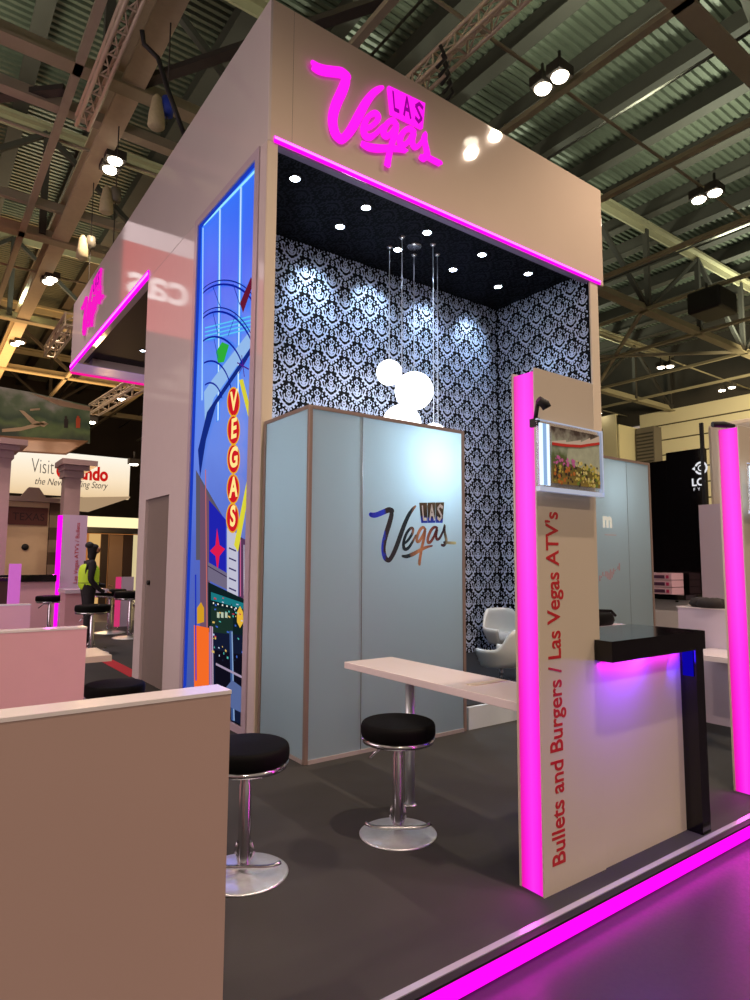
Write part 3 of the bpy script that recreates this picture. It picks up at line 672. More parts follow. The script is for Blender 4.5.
light('cabinet_fill', 'POINT', (6.7, 4.72, 2.4), 7, (225, 235, 240), shadow_soft_size=.12)  # weaker added fill inside the second cabinet
# logo on cabinet 1
a = at(371, 518, 1, 4.285); b_ = at(455.5, 543, 1, 4.285); zt = at(400, 505, 1, 4.285).z; zb = at(419.5, 564, 1, 4.285).z
def refl_bands(name, seed):
    m = ramp_mat(name, 0, a.x, b_.x, [(0, (25, 60, 220)), (.13, (30, 70, 225)), (.16, (50, 50, 50)), (.45, (30, 50, 60)), (.55, (200, 140, 100)), (.72, (120, 60, 60)), (.85, (50, 45, 60)), (1, (210, 200, 150))], 1, .16, 14, False, .2)
    return m
REFL_BANDS = refl_bands('painted_reflection', 1)  # colour bands painted in for reflections and things seen through the logo
zz0 = zb; zz1 = zb+(zt-zb)*1.02
cb = logo('cabinet_logo', 'multicoloured Las Vegas script logo on the frosted cabinet door', lambda u, v, d: (a.x+u*(b_.x-a.x), 4.294-.0-d, zz0+v*(zz1-zz0)*.98), .003,
     REFL_BANDS, ramp_mat('painted_reflection_tiles', 2, zz1-.3, zz1, [(0, (20, 50, 200)), (.6, (25, 60, 210)), (.7, (50, 45, 40)), (1, (90, 80, 60))], 1, .3, 20, False), mat('cut_letter', (225, 232, 238), .3), (a.x, 4.29, zz0), .82)
# letter m on cabinet 2 with pale small print beneath
c = at(603, 526.5, 1, 4.294); t = thing('cabinet_logo', 'cream letter m emblem on the frosted cabinet behind the counter', 'sign', (c.x, 4.29, c.z))
text('letter_m', 'm', .24, frame_m((c.x, 4.296, c.z), (1, 0, 0), (0, 0, 1)), emat('cream_vinyl', (235, 225, 205), .75), t, .001, offset=.012)
MB().box(c.x+.03, c.x+.26, 4.294, 4.296, c.z-.1, c.z-.085).build('small_print', mat('faint_print', (190, 180, 185), .5), t)
zg = MB()
for k in range(14): zg.box(c.x-.1+k*.03, c.x-.1+k*.03+.022, 4.294, 4.296, c.z-.62+.14*math.sin(k*.7)*.3+k*.008, c.z-.58+k*.008+random.uniform(0, .07))
zg.build('faint_scroll', mat('faint_pink_print', (176, 150, 160), .5), t)

# ================================================================== FRONT PANEL + COUNTER
def tall_panel(x0, label, w=.48):
    t = thing('display_panel', label, 'panel', (x0, 2.0, 0))
    MB().box(x0+.0, x0+w, 2.004, 2.012, 0, 2.5).build('front_board', CREAM, t)
    MB().box(x0+.0, x0+w, 2.140, 2.152, 0, 2.5).build('rear_board', CREAM, t)
    MB().box(x0+.02, x0+w, 2.012, 2.140, 0, 2.49).build('core', WHITE, t)
    MB().box(x0+.004, x0+.02, 2.0125, 2.1395, .0, 2.485).build('light_strip', ramp_mat('pink_tube_%d' % int(x0*10), 1, 2.022, 2.134, [(0, (255, 20, 205)), (.15, (255, 26, 236)), (.45, (255, 48, 243)), (.75, (255, 14, 226)), (1, (240, 0, 175))], 1.0), t)
    light('panel_glow', 'AREA', (x0-.02, 2.078, 1.25), 5, (255, 50, 225), shape='RECTANGLE', size=.08, size_y=2.4, aim=(x0-1, 2.078, 1.25))
    return t
tall_panel(2.444, 'tall cream display panel with magenta lit edge and red lettering beside black counter')
tall_panel(4.61, 'second tall display panel with magenta lit edge at the right edge of the stand')
c0 = at(566, 862, 1, 2.0); c1 = at(569, 513, 1, 2.0)
t = thing('panel_lettering', 'red vertical lettering Bullets and Burgers / Las Vegas ATV\'s on the cream panel', 'lettering', (c0.x, 2.003, c0.z))
text('letters', "Bullets and Burgers / Las Vegas ATV's", .135, frame_m((c0.x, 2.0035, c0.z), (0, 0, 1), (-1, 0, 0)), REDTXT, t, .001, width=(c1.z-c0.z), offset=.002)
ct = thing('reception_counter', 'black topped reception counter with cream front and blue glow under slab', 'counter', (2.93, 2.0, 0))
MB().box(2.925, 3.72, 2.01, 2.05, 0, 1.035).build('front_board', CREAM, ct)
MB().box(2.925, 3.72, 2.05, 2.38, 0, .04).build('base_board', WHITE, ct)
MB().box(at(612, 650, 1, 1.9).x, 3.81, 1.9, 2.0, 1.035, 1.14).box(2.93, 3.81, 2.0, 2.38, 1.035, 1.14).build('counter_top', BLACKG, ct)
MB().box(3.72, 3.81, 1.915, 2.38, 0, 1.035).build('counter_leg', BLACKG, ct)
MB().box(2.93, 3.7, 1.99, 2.003, 1.02, 1.034).build('light_strip', PINK, ct)
light('counter_glow', 'AREA', (3.25, 1.955, 1.02), 6.5, (110, 40, 255), shape='RECTANGLE', size=.9, size_y=.05, aim=(3.22, 2.0, .6))
light('counter_glow', 'AREA', (3.3, 1.98, 1.02), 1.1, (225, 30, 255), shape='RECTANGLE', size=.8, size_y=.03, aim=(3.3, 2.02, .75))
MB().box(3.71, 3.718, 1.93, 1.99, .88, 1.03).build('blue_led', emat('blue_led', (25, 10, 240), .4), ct)
light('counter_glow', 'AREA', (3.6, 1.95, .98), .8, (30, 20, 255), shape='RECTANGLE', size=.1, size_y=.1, aim=(3.72, 1.95, .9))
# brochure holders
def holder(p0, p1, z0, z1, label, yy=1.95, full=True):
    t = thing('brochure_holder', label, 'holder', (p0, yy, z0))
    g = mat('clear_acrylic', (235, 240, 250), .05, trans=.9, alpha=.35)
    MB().box(p0+.0, p1, yy, yy+.006, z0, z1).build('acrylic_plate', g, t)
    ed = MB(); e = mat('acrylic_edge', (200, 215, 235), .1, emit=(170, 190, 230), es=.35)
    ed.box(p0, p1, yy-.012, yy+.012, z0-.01, z0+.012).box(p1-.012, p1, yy-.012, yy+.012, z0, z1).box(p0, p1, yy-.004, yy+.008, z1-.006, z1)
    ed.build('acrylic_edge', e, t)
    MB().box(p0+.012, p0+.085, yy-.006, yy-.001, z0+.02, z1-.02).build('light_bar', emat('light_bar', (215, 235, 255), 1.4), t)
    MB().box(p0+.035, p0+.06, yy-.008, yy-.006, z0+.02, z1-.02).build('light_bar', emat('light_bar_mid', (150, 185, 230), .9), t)
    return t
bh = holder(2.39, 2.905, 1.885, 2.225, 'clear acrylic brochure holder with flower picture on the cream panel')
y3 = 1.948
pic = MB().box(2.49, 2.88, y3-.004, y3+.001, 1.92, 2.20)
pc = pic.build('picture', ramp_mat('flower_photo', 2, 1.92, 2.2, [(0, (150, 130, 60)), (.25, (120, 110, 50)), (.45, (90, 110, 60)), (.7, (170, 185, 165)), (.85, (150, 150, 140)), (1, (70, 55, 50))], 1, .5, 28, False), bh)
rng = random.Random(3)
fm = MB()
cols = [(210, 200, 90), (235, 225, 150), (200, 120, 50), (215, 110, 190), (120, 150, 60), (60, 50, 40)]
cm = [mat('petal_%d' % k, c_, .5) for k, c_ in enumerate(cols)]
pale = MB().poly([(2.60, y3-.0043, 2.03), (2.88, y3-.0043, 1.99), (2.88, y3-.0043, 2.15), (2.74, y3-.0043, 2.125), (2.62, y3-.0043, 2.11)]); pale.build('pale_path', mat('pale_green_haze', (186, 196, 172), .5, noise=.25, nscale=30), bh)
for k in range(170):
    u = rng.random(); v = rng.random()*(.5-.08*u); fm.cur = (3 if (u < .45 and v > .34) else rng.choice((0, 1, 4, 5, 0, 1) if u > .45 else (2, 4, 5, 5, 2, 0)))
    cx_, cz_ = 2.50+u*.37, 1.925+v*.26; r = .004+rng.random()*.008
    fm.poly([(cx_+r*math.cos(2*PI*i/6), y3-.0045-k*.00001, cz_+r*math.sin(2*PI*i/6)) for i in range(6)])
fm.build('flowers', cm, bh)
band = MB(); P = [(2.49, 2.105), (2.6, 2.108), (2.72, 2.118), (2.80, 2.135), (2.88, 2.15)]
for i in range(4): band.poly([(P[i][0], y3-.007, P[i][1]), (P[i+1][0], y3-.007, P[i+1][1]), (P[i+1][0], y3-.007, P[i+1][1]+.014), (P[i][0], y3-.007, P[i][1]+.014)])
band.build('red_band', mat('red_ribbon', (215, 50, 40), .5), bh)
band = MB()
for i in range(4): band.poly([(P[i][0], y3-.0065, P[i][1]+.01), (P[i+1][0], y3-.0065, P[i+1][1]+.01), (P[i+1][0], y3-.0065, P[i+1][1]+.035+.004*i), (P[i][0], y3-.0065, P[i][1]+.02+.004*i)])
band.build('white_band', mat('white_ribbon', (225, 215, 205), .5), bh)
holder(4.60, 5.12, 1.885, 2.225, 'clear acrylic brochure holder with bright light bar on the second panel at the right edge')
def clampspot(x, y_, z_, label):
    t = thing('clamp_spotlight', label, 'spotlight', (x, y_, z_))
    MB().tube([(x-.02, y_, z_+.03), (x+.015, y_-.01, z_+.01), (x+.025, y_-.015, z_-.01)], [.018, .024, .022], 14).build('head', BLACKM, t)
    MB().tube([(x, y_+.02, z_+.02), (x-.02, y_+.02, z_-.06)], .01, 8).build('arm', BLACKM, t)
    MB().box(x-.028, x-.012, y_, y_+.05, z_-.1, z_-.06).build('clamp', BLACKM, t)
clampspot(2.425, 1.95, 2.29, 'small black clamp spotlight above the flower brochure holder')
t = thing('clamp_spotlight', 'black lamp capping the magenta edge of the second panel', 'spotlight', (4.6, 2.08, 2.5))
MB().tube([(4.53, 2.14, 2.515), (4.60, 2.1, 2.518), (4.66, 2.05, 2.505)], [.02, .024, .012], 12).build('head', BLACKM, t)
MB().tube([(4.62, 2.08, 2.5), (4.60, 2.1, 2.525)], .012, 8).build('arm', BLACKM, t)

# ================================================================== BAR TABLE AND STOOLS
bt = thing('bar_table', 'long white bar table running back from the magenta lit panel', 'table', (2.65, 3.2, 0))
TZ = .835
q = [at(347, 662, 2, TZ), at(372, 656.5, 2, TZ)]
tx0, tx1, ty1 = 2.50, 2.92, 3.77
MB().box(tx0, tx1, 2.15, ty1, TZ-.045, TZ).build('table_top', WHITE2, bt, .004)
pb = at(410, 805, 2, 0)
MB().tube([(pb.x, pb.y, 0), (pb.x, pb.y, TZ-.045)], .03, 20).build('leg', BRUSHED, bt)
MB().lathe([(.001, .016), (.03, .016), (.045, .006), (.045, 0), (.001, 0)], (pb.x, pb.y, 0), 24).build('foot', CHROME, bt)
pp = at(500, 686, 2, TZ+.002)
tag(MB().box(2.62, 2.9, 2.62, 2.68, TZ, TZ+.004).build('brochure', CREAM), 'thin folded leaflet lying on the long bar table', 'brochure')
def seat_prof(r, z0, z1):
    h = z1-z0; pr = [(.001, z0)]
    for k in range(13):
        a_ = -PI/2+PI*k/12; c_, s_ = math.cos(a_), math.sin(a_); pr.append((r-h*.36+h*.36*max(c_, 0)**.6, (z0+z1)/2+h*.5*math.copysign(abs(s_)**.75, s_)))
    pr += [(r*.5, z1+.006), (.001, z1+.008)]
    return pr
def make_stool(loc, label, sh=.625, grp=None, simple=False):
    t = thing('bar_stool', label, 'stool', loc, grp); x, y_, z_ = loc
    MB().lathe(seat_prof(.215, sh-.092, sh-.002), loc, 48).build('seat', LEATHER, t)
    MB().lathe([(.001, sh-.115), (.16, sh-.115), (.206, sh-.112), (.212, sh-.088), (.001, sh-.088)], loc, 40).build('seat_rim', CHROME, t)
    MB().lathe([(.031, .02), (.031, sh-.2), (.027, sh-.19), (.027, sh-.115)], loc, 24).build('pole', CHROME, t)
    MB().lathe([(.001, .0), (.218, .0), (.22, .005), (.212, .01), (.12, .013), (.05, .018), (.034, .03), (.001, .03)], loc, 56).build('base', BRUSHED, t)
    r_ = Vector((cy, -sy, 0)); f_ = Vector((sy, cy, 0)); b0 = Vector(loc)
    pts = [b0 + r_*(.185*s)+f_*(-.038+.02*abs(s)**6) + Vector((0, 0, .05+.015*abs(s)**6)) for s in [k/6-1 for k in range(13)]]
    MB().tube(pts, .0105, 10).build('footrest', CHROME, t)
    MB().tube([b0+r_*.03+Vector((0, 0, .15)), b0+r_*.045+f_*.02+Vector((0, 0, .1)), b0+r_*.02+Vector((0, 0, .05))], .009, 8).tube([b0-r_*.03+Vector((0, 0, .15)), b0-r_*.045+f_*.02+Vector((0, 0, .1)), b0-r_*.02+Vector((0, 0, .05))], .009, 8).build('footrest_bracket', CHROME, t)
    MB().tube([b0+Vector((0, 0, sh-.13)), b0-r_*.09-f_*.02+Vector((0, 0, sh-.135)), b0-r_*.165-f_*.04+Vector((0, 0, sh-.2))], .007, 8).build('lever', CHROME, t)
    return t
b1 = at(398, 834, 2, 0); s1 = make_stool((b1.x, b1.y, 0), 'round black bar stool with chrome pole in front of the bar table')
b2 = at(243.5, 874, 2, 0); dup(s1, (b2.x, b2.y, 0), 'round black bar stool with chrome pole beside the white counter')
b3 = at(115, 686, 2, .6); dup(s1, (b3.x, b3.y, 0), 'black bar stool whose seat peeks over the white counter by the pink partition', rotz=.5)

# ---- tub chairs
def tub(loc, rz, label, s=1.0):
    t = thing('tub_chair', label, 'chair', loc); n = 36; vs = []; fs = []
    for side in (0, 1):
        rr = .31-.03*side
        for k in range(n+1):
            a_ = math.radians(-130+260*k/n)   # 0 = back
            c_ = math.cos(a_/2)**2
            back = 1/(1+math.exp(-(abs(math.degrees(a_))-52)/-7))
            h = .40+.24*back
            for j in range(7):
                z_ = .2+(h-.2)*j/6; ro = rr*(.72+.28*min(1, (z_-.2)/.22+.25))
                vs.append((ro*math.sin(a_)*1.08, ro*math.cos(a_), z_))
    N = (n+1)*7
    for side in (0, 1):
        for k in range(n):
            for j in range(6):
                q = side*N+k*7+j; fs.append((q, q+1, q+8, q+7))
    for k in range(n): q = k*7+6; fs.append((q, q+7, N+q+7, N+q)); q = k*7; fs.append((q, q+7, N+q+7, N+q))
    for q in (0, n*7):
        for j in range(6): fs.append((q+j, q+j+1, N+q+j+1, N+q+j))
    sh_ = MB(); sh_.add([(v[0]+loc[0], v[1]+loc[1], v[2]+loc[2]) for v in vs], fs, True)
    sh_.build('shell', mat('white_shell', (212, 216, 214), .3, noise=.02), t)
    MB().lathe([(.001, .2), (.22, .2), (.265, .24), (.27, .29), (.24, .32), (.001, .325)], loc, 32).build('seat', mat('white_seat', (205, 208, 206), .4), t)
    MB().tube([(loc[0], loc[1], loc[2]+.02), (loc[0], loc[1], loc[2]+.2)], .025, 12).build('pedestal', CHROME, t)
    MB().lathe([(.001, 0), (.2, 0), (.2, .01), (.03, .025), (.001, .025)], loc, 32).build('base', CHROME, t)
    t.rotation_euler = (0, 0, rz); t.scale = (s, s, s); return t
tub((5.40, 4.97, .206), math.radians(195), 'white tub chair nearest the bar table, back turned', .95)
tub((6.78, 6.1, .206), math.radians(-20), 'white tub chair further back against the damask wallpaper', 1.06)

# ================================================================== LOW WALLS
def lowwall(name, x0, x1, y0, y1, h, label, mt, cap=True):
    t = thing(name, label, 'partition', ((x0+x1)/2, y0, 0))
    MB().box(x0, x1, y0, y1, 0, h-.012).build('board', mt, t)
    MB().box(x0-.001, x1+.002, y0-.002, y1+.002, h-.012, h).build('top_edge', mat('edge_strip', (235, 228, 228), .2), t)
    return t
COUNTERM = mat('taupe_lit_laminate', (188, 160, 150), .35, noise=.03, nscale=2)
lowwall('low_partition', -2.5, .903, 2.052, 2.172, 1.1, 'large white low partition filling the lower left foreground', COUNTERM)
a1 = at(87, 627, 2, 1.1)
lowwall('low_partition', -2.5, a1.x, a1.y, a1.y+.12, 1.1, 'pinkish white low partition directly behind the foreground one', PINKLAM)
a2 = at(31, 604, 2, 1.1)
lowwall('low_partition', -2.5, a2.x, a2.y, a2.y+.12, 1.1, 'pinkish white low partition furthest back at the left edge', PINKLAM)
t = thing('side_table', 'cream table slab sticking out beside the pink partition', 'table', (1.3, 5.7, 0))
k0 = at(112, 655, 2, .82)
MB().box(.3, k0.x, k0.y, k0.y+.5, .775, .82).build('table_top', CREAM, t)
MB().tube([(1.0, k0.y+.25, 0), (1.0, k0.y+.25, .775)], .03, 16).build('leg', BRUSHED, t)

# ================================================================== RIGHT BACKGROUND
t = thing('white_side_table', 'white table behind the black counter carrying a black bag', 'table', (5.6, 3.7, 0))
MB().box(5.15, 6.05, 3.45, 4.2, .86, .9).build('table_top', mat('pink_white_top', (230, 205, 222), .2), t)
for xx in (5.2, 6.0): MB().box(xx-.02, xx+.02, 3.8, 3.84, 0, .86).build('leg', CHROME, t)
bg = thing('handbag', 'black bag lying on the white table behind the counter', 'bag', (5.9, 4.0, .9))
e = MB().lathe([(.001, 0), (.26, 0), (.29, .04), (.27, .1), (.2, .135), (.001, .14)], (5.72, 3.98, .9), 28, 1, .5); e.build('body', LEATHER, bg)
MB().tube([(5.6, 3.9, 1.03), (5.55, 3.84, 1.06), (5.75, 3.8, 1.05), (5.85, 3.82, 1.0)], .015, 8).build('strap', LEATHER, bg)
# far stand at X = 9
XS = 9.0
def RX(px, py, X=XS): return at(px, py, 0, X)
t = thing('black_display_wall', 'glossy black display wall with white crest logo behind the frosted cabinet', 'display wall', (XS, 4.9, 0))
MB().box(XS, XS+.1, 4.40, 4.95, 1.10, 3.17).box(XS-.002, XS+.1, 4.95, 5.9, 1.10, 3.06).build('board', BLACKG, t)
MB().box(XS-.02, XS+.02, 4.385, 4.43, 2.0, 3.53).build('upright', BLACKM, t)
MB().box(XS-.45, XS, 4.5, 5.9, 1.03, 1.1).build('shelf', BLACKG, t)
MB().box(XS-.35, XS+.1, 4.5, 5.9, 0, 1.03).build('base_unit', WHITE2, t)
k0 = RX(677, 602, XS-.36); MB().lathe([(.001, 0), (.02, 0), (.02, .02), (.001, .02)], (k0.x, k0.y, k0.z), 12).build('knob', BLACKM, t)
WT = emat('white_print', (240, 240, 245), .85)
lg = MB()
ctr = RX(701, 468, XS-.01)
def ringseg(cyy, czz, r, w, a0, a1, sy_=1.0, n=16):
    for k in range(n):
        A0, A1 = a0+(a1-a0)*k/n, a0+(a1-a0)*(k+1)/n
        lg.poly([(XS-.012, cyy+rr*math.cos(aa)*sy_, czz+rr*math.sin(aa)) for rr, aa in ((r, A0), (r, A1), (r-w, A1), (r-w, A0))])
ringseg(ctr.y, ctr.z, .095, .028, math.radians(25), math.radians(335)); ringseg(ctr.y, ctr.z, .045, .014, 0, 2*PI)
lg.poly([(XS-.012, ctr.y+.085, ctr.z+.03), (XS-.012, ctr.y+.13, ctr.z), (XS-.012, ctr.y+.085, ctr.z-.03)])
lg.build('crest', WT, t)
ctr = RX(693, 486, XS-.012); text('letters', 'LO', .15, frame_m((XS-.012, ctr.y+.02, ctr.z), (0, -1, 0), (0, 0, 1)), WT, t, .001, offset=.004)
ctr = RX(694, 489.5, XS-.012); text('letters', 'F  Y', .06, frame_m((XS-.012, ctr.y+.01, ctr.z-.02), (0, -1, 0), (0, 0, 1)), WT, t, .001)
# boxes
for k in range(3):
    p = RX(669, 586.5-7*k, XS-.2); bx = thing('carton', '%s of three flat white cartons stacked on the black shelf' % ('bottom', 'middle', 'top')[k], 'box', (XS-.2, 5.0, 1.1+.1*k))
    MB().box(XS-.4, XS-.08, 4.72, 5.3, 1.101+.1*k, 1.193+.1*k).build('body', mat('pink_lit_carton', (235, 190, 205), .5, noise=.03), bx)
    MB().box(XS-.403, XS-.4, 4.82, 5.0, 1.12+.1*k, 1.165+.1*k).build('label_patch', mat('carton_print', (90, 50, 80), .5), bx)
    MB().box(XS-.404, XS-.4, 4.76, 4.8, 1.12+.1*k, 1.165+.1*k).build('label_patch', mat('carton_print_red', (200, 40, 100), .5), bx)
tag(MB().box(XS-.1, XS-.035, 3.2, 4.45, 0, 2.35).build('white_screen', mat('lilac_screen', (206, 188, 208), .3)), 'lilac white screen panel left of the second magenta edge', 'panel')
tag(MB().box(XS+.0, XS+.12, 3.7, 4.34, 2.0, 3.5).build('beige_pillar', CREAM, None, .08), 'beige rounded board rising behind the lilac screen', 'board')
t = thing('low_partition', 'pale low partition behind the counter, dark coat lying on top', 'partition', (6.33, 3.0, 0))
MB().box(6.33, 6.45, 1.95, 3.42, 0, 1.088).build('board', mat('lilac_white_board', (205, 190, 208), .3), t)
MB().box(6.32, 6.46, 1.95, 3.43, 1.088, 1.1).build('top_edge', WHITE2, t)
cb_ = MB(); rg = random.Random(5)
cp_ = at(708, 606, 0, 6.39)
for k in range(9): cb_.lathe([(.001, -.005), (.06, 0), (.085, .03), (.06, .085), (.001, .1)], (6.39+rg.uniform(-.03, .03), cp_.y+rg.uniform(-.1, .1), 1.1), 14, 1, 1.3)
tag(cb_.build('coat', mat('dark_cloth', (34, 26, 26), .8, noise=.4, nscale=30)), 'crumpled dark coat lying on the pale low partition', 'coat')
t = thing('side_table', 'white table slab in front of the pale low partition at right', 'table', (6.0, 2.8, 0))
MB().box(5.75, 6.32, 2.2, 3.1, .675, .72).build('table_top', WHITE2, t)
MB().tube([(6.1, 2.5, 0), (6.1, 2.5, .675)], .03, 14).build('leg', CHROME, t)

# ================================================================== LEFT BACKGROUND
# rear display panel with magenta edge + counter
t = thing('display_panel', 'distant display panel with magenta lit left edge behind the bar stools', 'panel', (3.0, 16, 0))
MB().box(2.79, 3.32, 16, 16.12, 0, 2.58).build('board', mat('lilac_lit_board', (214, 190, 222), .35), t)
MB().box(2.70, 2.79, 16.0, 16.12, 0, 2.56).build('light_strip', PINK, t)
text('letters', 'Las Vegas ATV\'s / Bullets', .12, frame_m((3.16, 15.996, 1.0), (0, 0, 1), (-1, 0, 0)), REDTXT, t, .001, width=1.4)
light('panel_glow', 'AREA', (2.66, 16, 1.3), 25, (255, 60, 225), shape='RECTANGLE', size=.1, size_y=2.4, aim=(1, 15.5, 1.2))
t = thing('reception_counter', 'distant white counter with black slab top left of the rear panel', 'counter', (2.4, 16, 0))
MB().box(1.2, 2.69, 15.9, 16.1, 0, 1.05).build('front_board', PINKLAM, t)
MB().box(1.2, 2.7, 15.85, 16.3, 1.05, 1.2).build('counter_top', BLACKG, t)
t = thing('lit_column', 'short square column glowing lilac pink by the rear counter', 'column', (1.53, 13, 0))
MB().box(1.45, 1.63, 13, 13.15, 0, 1.46).build('shaft', mat('lilac_column', (220, 150, 225), .4, emit=(235, 90, 235), es=.35), t)
t = thing('dark_cabinet', 'dark reddish box unit at the left edge beyond the pink partitions', 'cabinet', (1.2, 14, 0))
MB().box(.7, 1.72, 14.2, 14.6, 0, 1.12).build('body', mat('dark_red_wood', (80, 50, 48), .6), t)
MB().box(.7, 1.72, 14.18, 14.62, 1.12, 1.18).build('top', BLACKG, t)
t = thing('counter_table', 'white desk with overhanging top in front of the rear panel', 'desk', (2.5, 13.5, 0))
dk0 = at(62, 592, 1, 13.5); dk1 = at(105, 592, 1, 13.5)
MB().box(dk0.x, dk1.x, 13.2, 13.9, .9, .97).build('desk_top', mat('lilac_top', (225, 205, 220), .2), t)
MB().box(dk0.x+.03, dk0.x+.5, 13.3, 13.8, 0, .9).build('desk_body', PINKLAM, t)
for k, (px, lab) in enumerate(((50, 'left of the white desk'), (93, 'in front of the standing person'), (111, 'right of the white desk'), (131, 'closest to the white tower wall'))):
    yy = (14.6, 11.3, 14.3, 13.2)[k]; p = at(px, 603 if k < 2 else 592, 1, yy)
    dup(s1, (p.x, yy, 0), 'distant black bar stool '+lab, rotz=k*.7, scale=(.8/.625 if k < 2 else .92/.625))
# person
pr = thing('person', 'person in yellow hi-vis vest standing in profile beside the desk', 'person', (2.62, 12.3, 0))
def skin(name, verts, edges, rad, mt, parent, sub=2):
    rad = [r*1.14 for r in rad]
    me = bpy.data.meshes.new(name); off = parent_loc(parent)
    me.from_pydata([tuple(Vector(v)-off) for v in verts], edges, []); ob = bpy.data.objects.new(name, me); C.objects.link(ob); ob.parent = parent
    sm = ob.modifiers.new('skin', 'SKIN'); 
    for v, r in zip(me.skin_vertices[0].data, rad): v.radius = (r, r) if not isinstance(r, tuple) else r
    me.skin_vertices[0].data[0].use_root = True; sm.use_smooth_shade = True
    ss = ob.modifiers.new('sub', 'SUBSURF'); ss.levels = sub; ss.render_levels = sub; me.materials.append(mt); return ob
px_, py_ = 2.62, 12.3
def W(f_, s_, z_): return (px_+f_, py_+s_, z_*1.05)   # faces +X
vv = [W(0, 0, .95), W(0, 0, 1.15), W(.01, 0, 1.38), W(.02, 0, 1.47), W(.04, 0, 1.55), W(.05, 0, 1.66), W(.05, 0, 1.75),
      W(.02, -.18, 1.4), W(-.02, -.24, 1.12), W(.16, -.2, .95), W(.24, -.18, .92),
      W(.02, .18, 1.4), W(.04, .24, 1.12), W(.26, .2, 1.02), W(.34, .18, 1.02),
      W(0, -.1, .9), W(.01, -.1, .5), W(-.02, -.1, .08), W(.12, -.1, .03),
      W(0, .1, .9), W(.03, .1, .5), W(.02, .1, .08), W(.16, .1, .03)]
ed = [(0, 1), (1, 2), (2, 3), (3, 4), (4, 5), (5, 6), (2, 7), (7, 8), (8, 9), (9, 10), (2, 11), (11, 12), (12, 13), (13, 14), (0, 15), (15, 16), (16, 17), (17, 18), (0, 19), (19, 20), (20, 21), (21, 22)]
rd = [.14, .13, .15, .07, .065, .1, .085, .065, .05, .036, .03, .065, .05, .036, .03, .095, .065, .045, .04, .095, .065, .045, .04]
skin('body', vv, ed, rd, mat('dark_clothing', (30, 27, 32), .8), pr)
skin('face', [W(.08, 0, 1.57), W(.105, 0, 1.65), W(.1, 0, 1.69), ], [(0, 1), (1, 2)], [.066, .082, .07], mat('skin_tone', (190, 138, 112), .6), pr)
skin('nose', [W(.15, 0, 1.66), W(.175, 0, 1.64)], [(0, 1)], [.015, .014], mat('skin_tone', (190, 138, 112), .6), pr, 1)
skin('hair', [W(-.01, 0, 1.65), W(.0, 0, 1.71), W(.05, 0, 1.755)], [(0, 1), (1, 2)], [.085, .095, .066], mat('black_hair', (18, 15, 15), .7), pr)
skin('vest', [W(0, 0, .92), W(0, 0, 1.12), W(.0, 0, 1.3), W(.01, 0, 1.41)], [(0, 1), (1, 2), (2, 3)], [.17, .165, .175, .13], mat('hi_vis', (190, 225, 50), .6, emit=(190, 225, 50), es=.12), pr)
skin('vest_band', [W(0, 0, 1.05), W(0, 0, 1.1)], [(0, 1)], [.19, .19], mat('dark_band', (40, 40, 48), .5), pr)
def hand(sx_, sy_, sz_):
    b = Vector(W(sx_, sy_, sz_)); vs_ = [tuple(b)]; es_ = []; rs_ = [.028]
    for k in range(5):
        s_ = (k-2)*.014; L_ = (.05, .07, .078, .072, .055)[k]
        vs_ += [tuple(b+Vector((.035, s_, .0))), tuple(b+Vector((.035+L_*.5, s_*1.2, -.006))), tuple(b+Vector((.035+L_, s_*1.3, -.02)))]
        i = len(vs_)-3; es_ += [(0, i), (i, i+1), (i+1, i+2)]; rs_ += [.012, .008, .007]
    skin('hand', vs_, es_, rs_, mat('skin_tone', (190, 138, 112), .6), pr, 1)
hand(.25, -.18, .92); hand(.36, .18, 1.02)

# far stands
YG = 20
def L(px, py, Y=YG): return at(px, py, 1, Y)
tx = thing('pillared_pavilion', 'cream pillared stand front with brown name board at the left', 'stand', (2.6, 19, 0))
MB().box(L(-10, 500).x, L(50, 500).x, YG, YG+.2, 0, 3.15).build('front_wall', mat('cream_pavilion', (214, 186, 150), .6, noise=.05), tx)
MB().box(L(-10, 500).x, L(63, 500).x, YG-.25, YG+.2, 3.15, 3.28).build('cornice', mat('pavilion_trim', (168, 148, 138), .6), tx)
a_ = L(20, 497); b_2 = L(45, 497); MB().prism([(a_.x, YG-.2, 3.28), (b_2.x, YG-.2, 3.28), (L(38, 490).x, YG-.2, 3.55), (L(28, 490).x, YG-.2, 3.55)], (0, .3, 0)).build('pediment', mat('pavilion_trim', (168, 148, 138), .6), tx)
pil = MB()
for k in range(9): pil.cur = k % 2; pil.box(L(50.5, 500).x, L(62, 500).x, YG-.05, YG+.15, .35*k, .35*k+.35)
pil.build('banded_pilaster', [mat('brown_brick', (96, 74, 60), .8), mat('grey_brick', (150, 128, 108), .8)], tx)
nb = MB().box(L(7, 508).x, L(48, 508).x, YG-.04, YG, 2.5, 3.0).build('name_board', mat('brown_board', (92, 48, 42), .6), tx)
text('name_letters', 'TEXAS', .3, frame_m((L(12, 520).x, YG-.045, 2.63), (1, 0, 0), (0, 0, 1)), mat('dark_red_letter', (48, 24, 24), .6), tx, .002, width=(L(44, 520).x-L(12, 520).x))
d_ = L(25, 547); MB().lathe([(.001, 0), (.09, 0), (.09, .03), (.001, .03)], (0, 0, 0), 20).build('round_boss', BLACKM, tx)
ob = [c for c in tx.children if c.name.startswith('round_boss')][0]; ob.rotation_euler = (PI/2, 0, 0)
for v in ob.data.vertices: v.co += parent_loc(tx)
ob.location = Vector((d_.x, YG-.01, d_.z))-parent_loc(tx)
COLM = mat('stone_column', (176, 150, 152), .5, noise=.06)
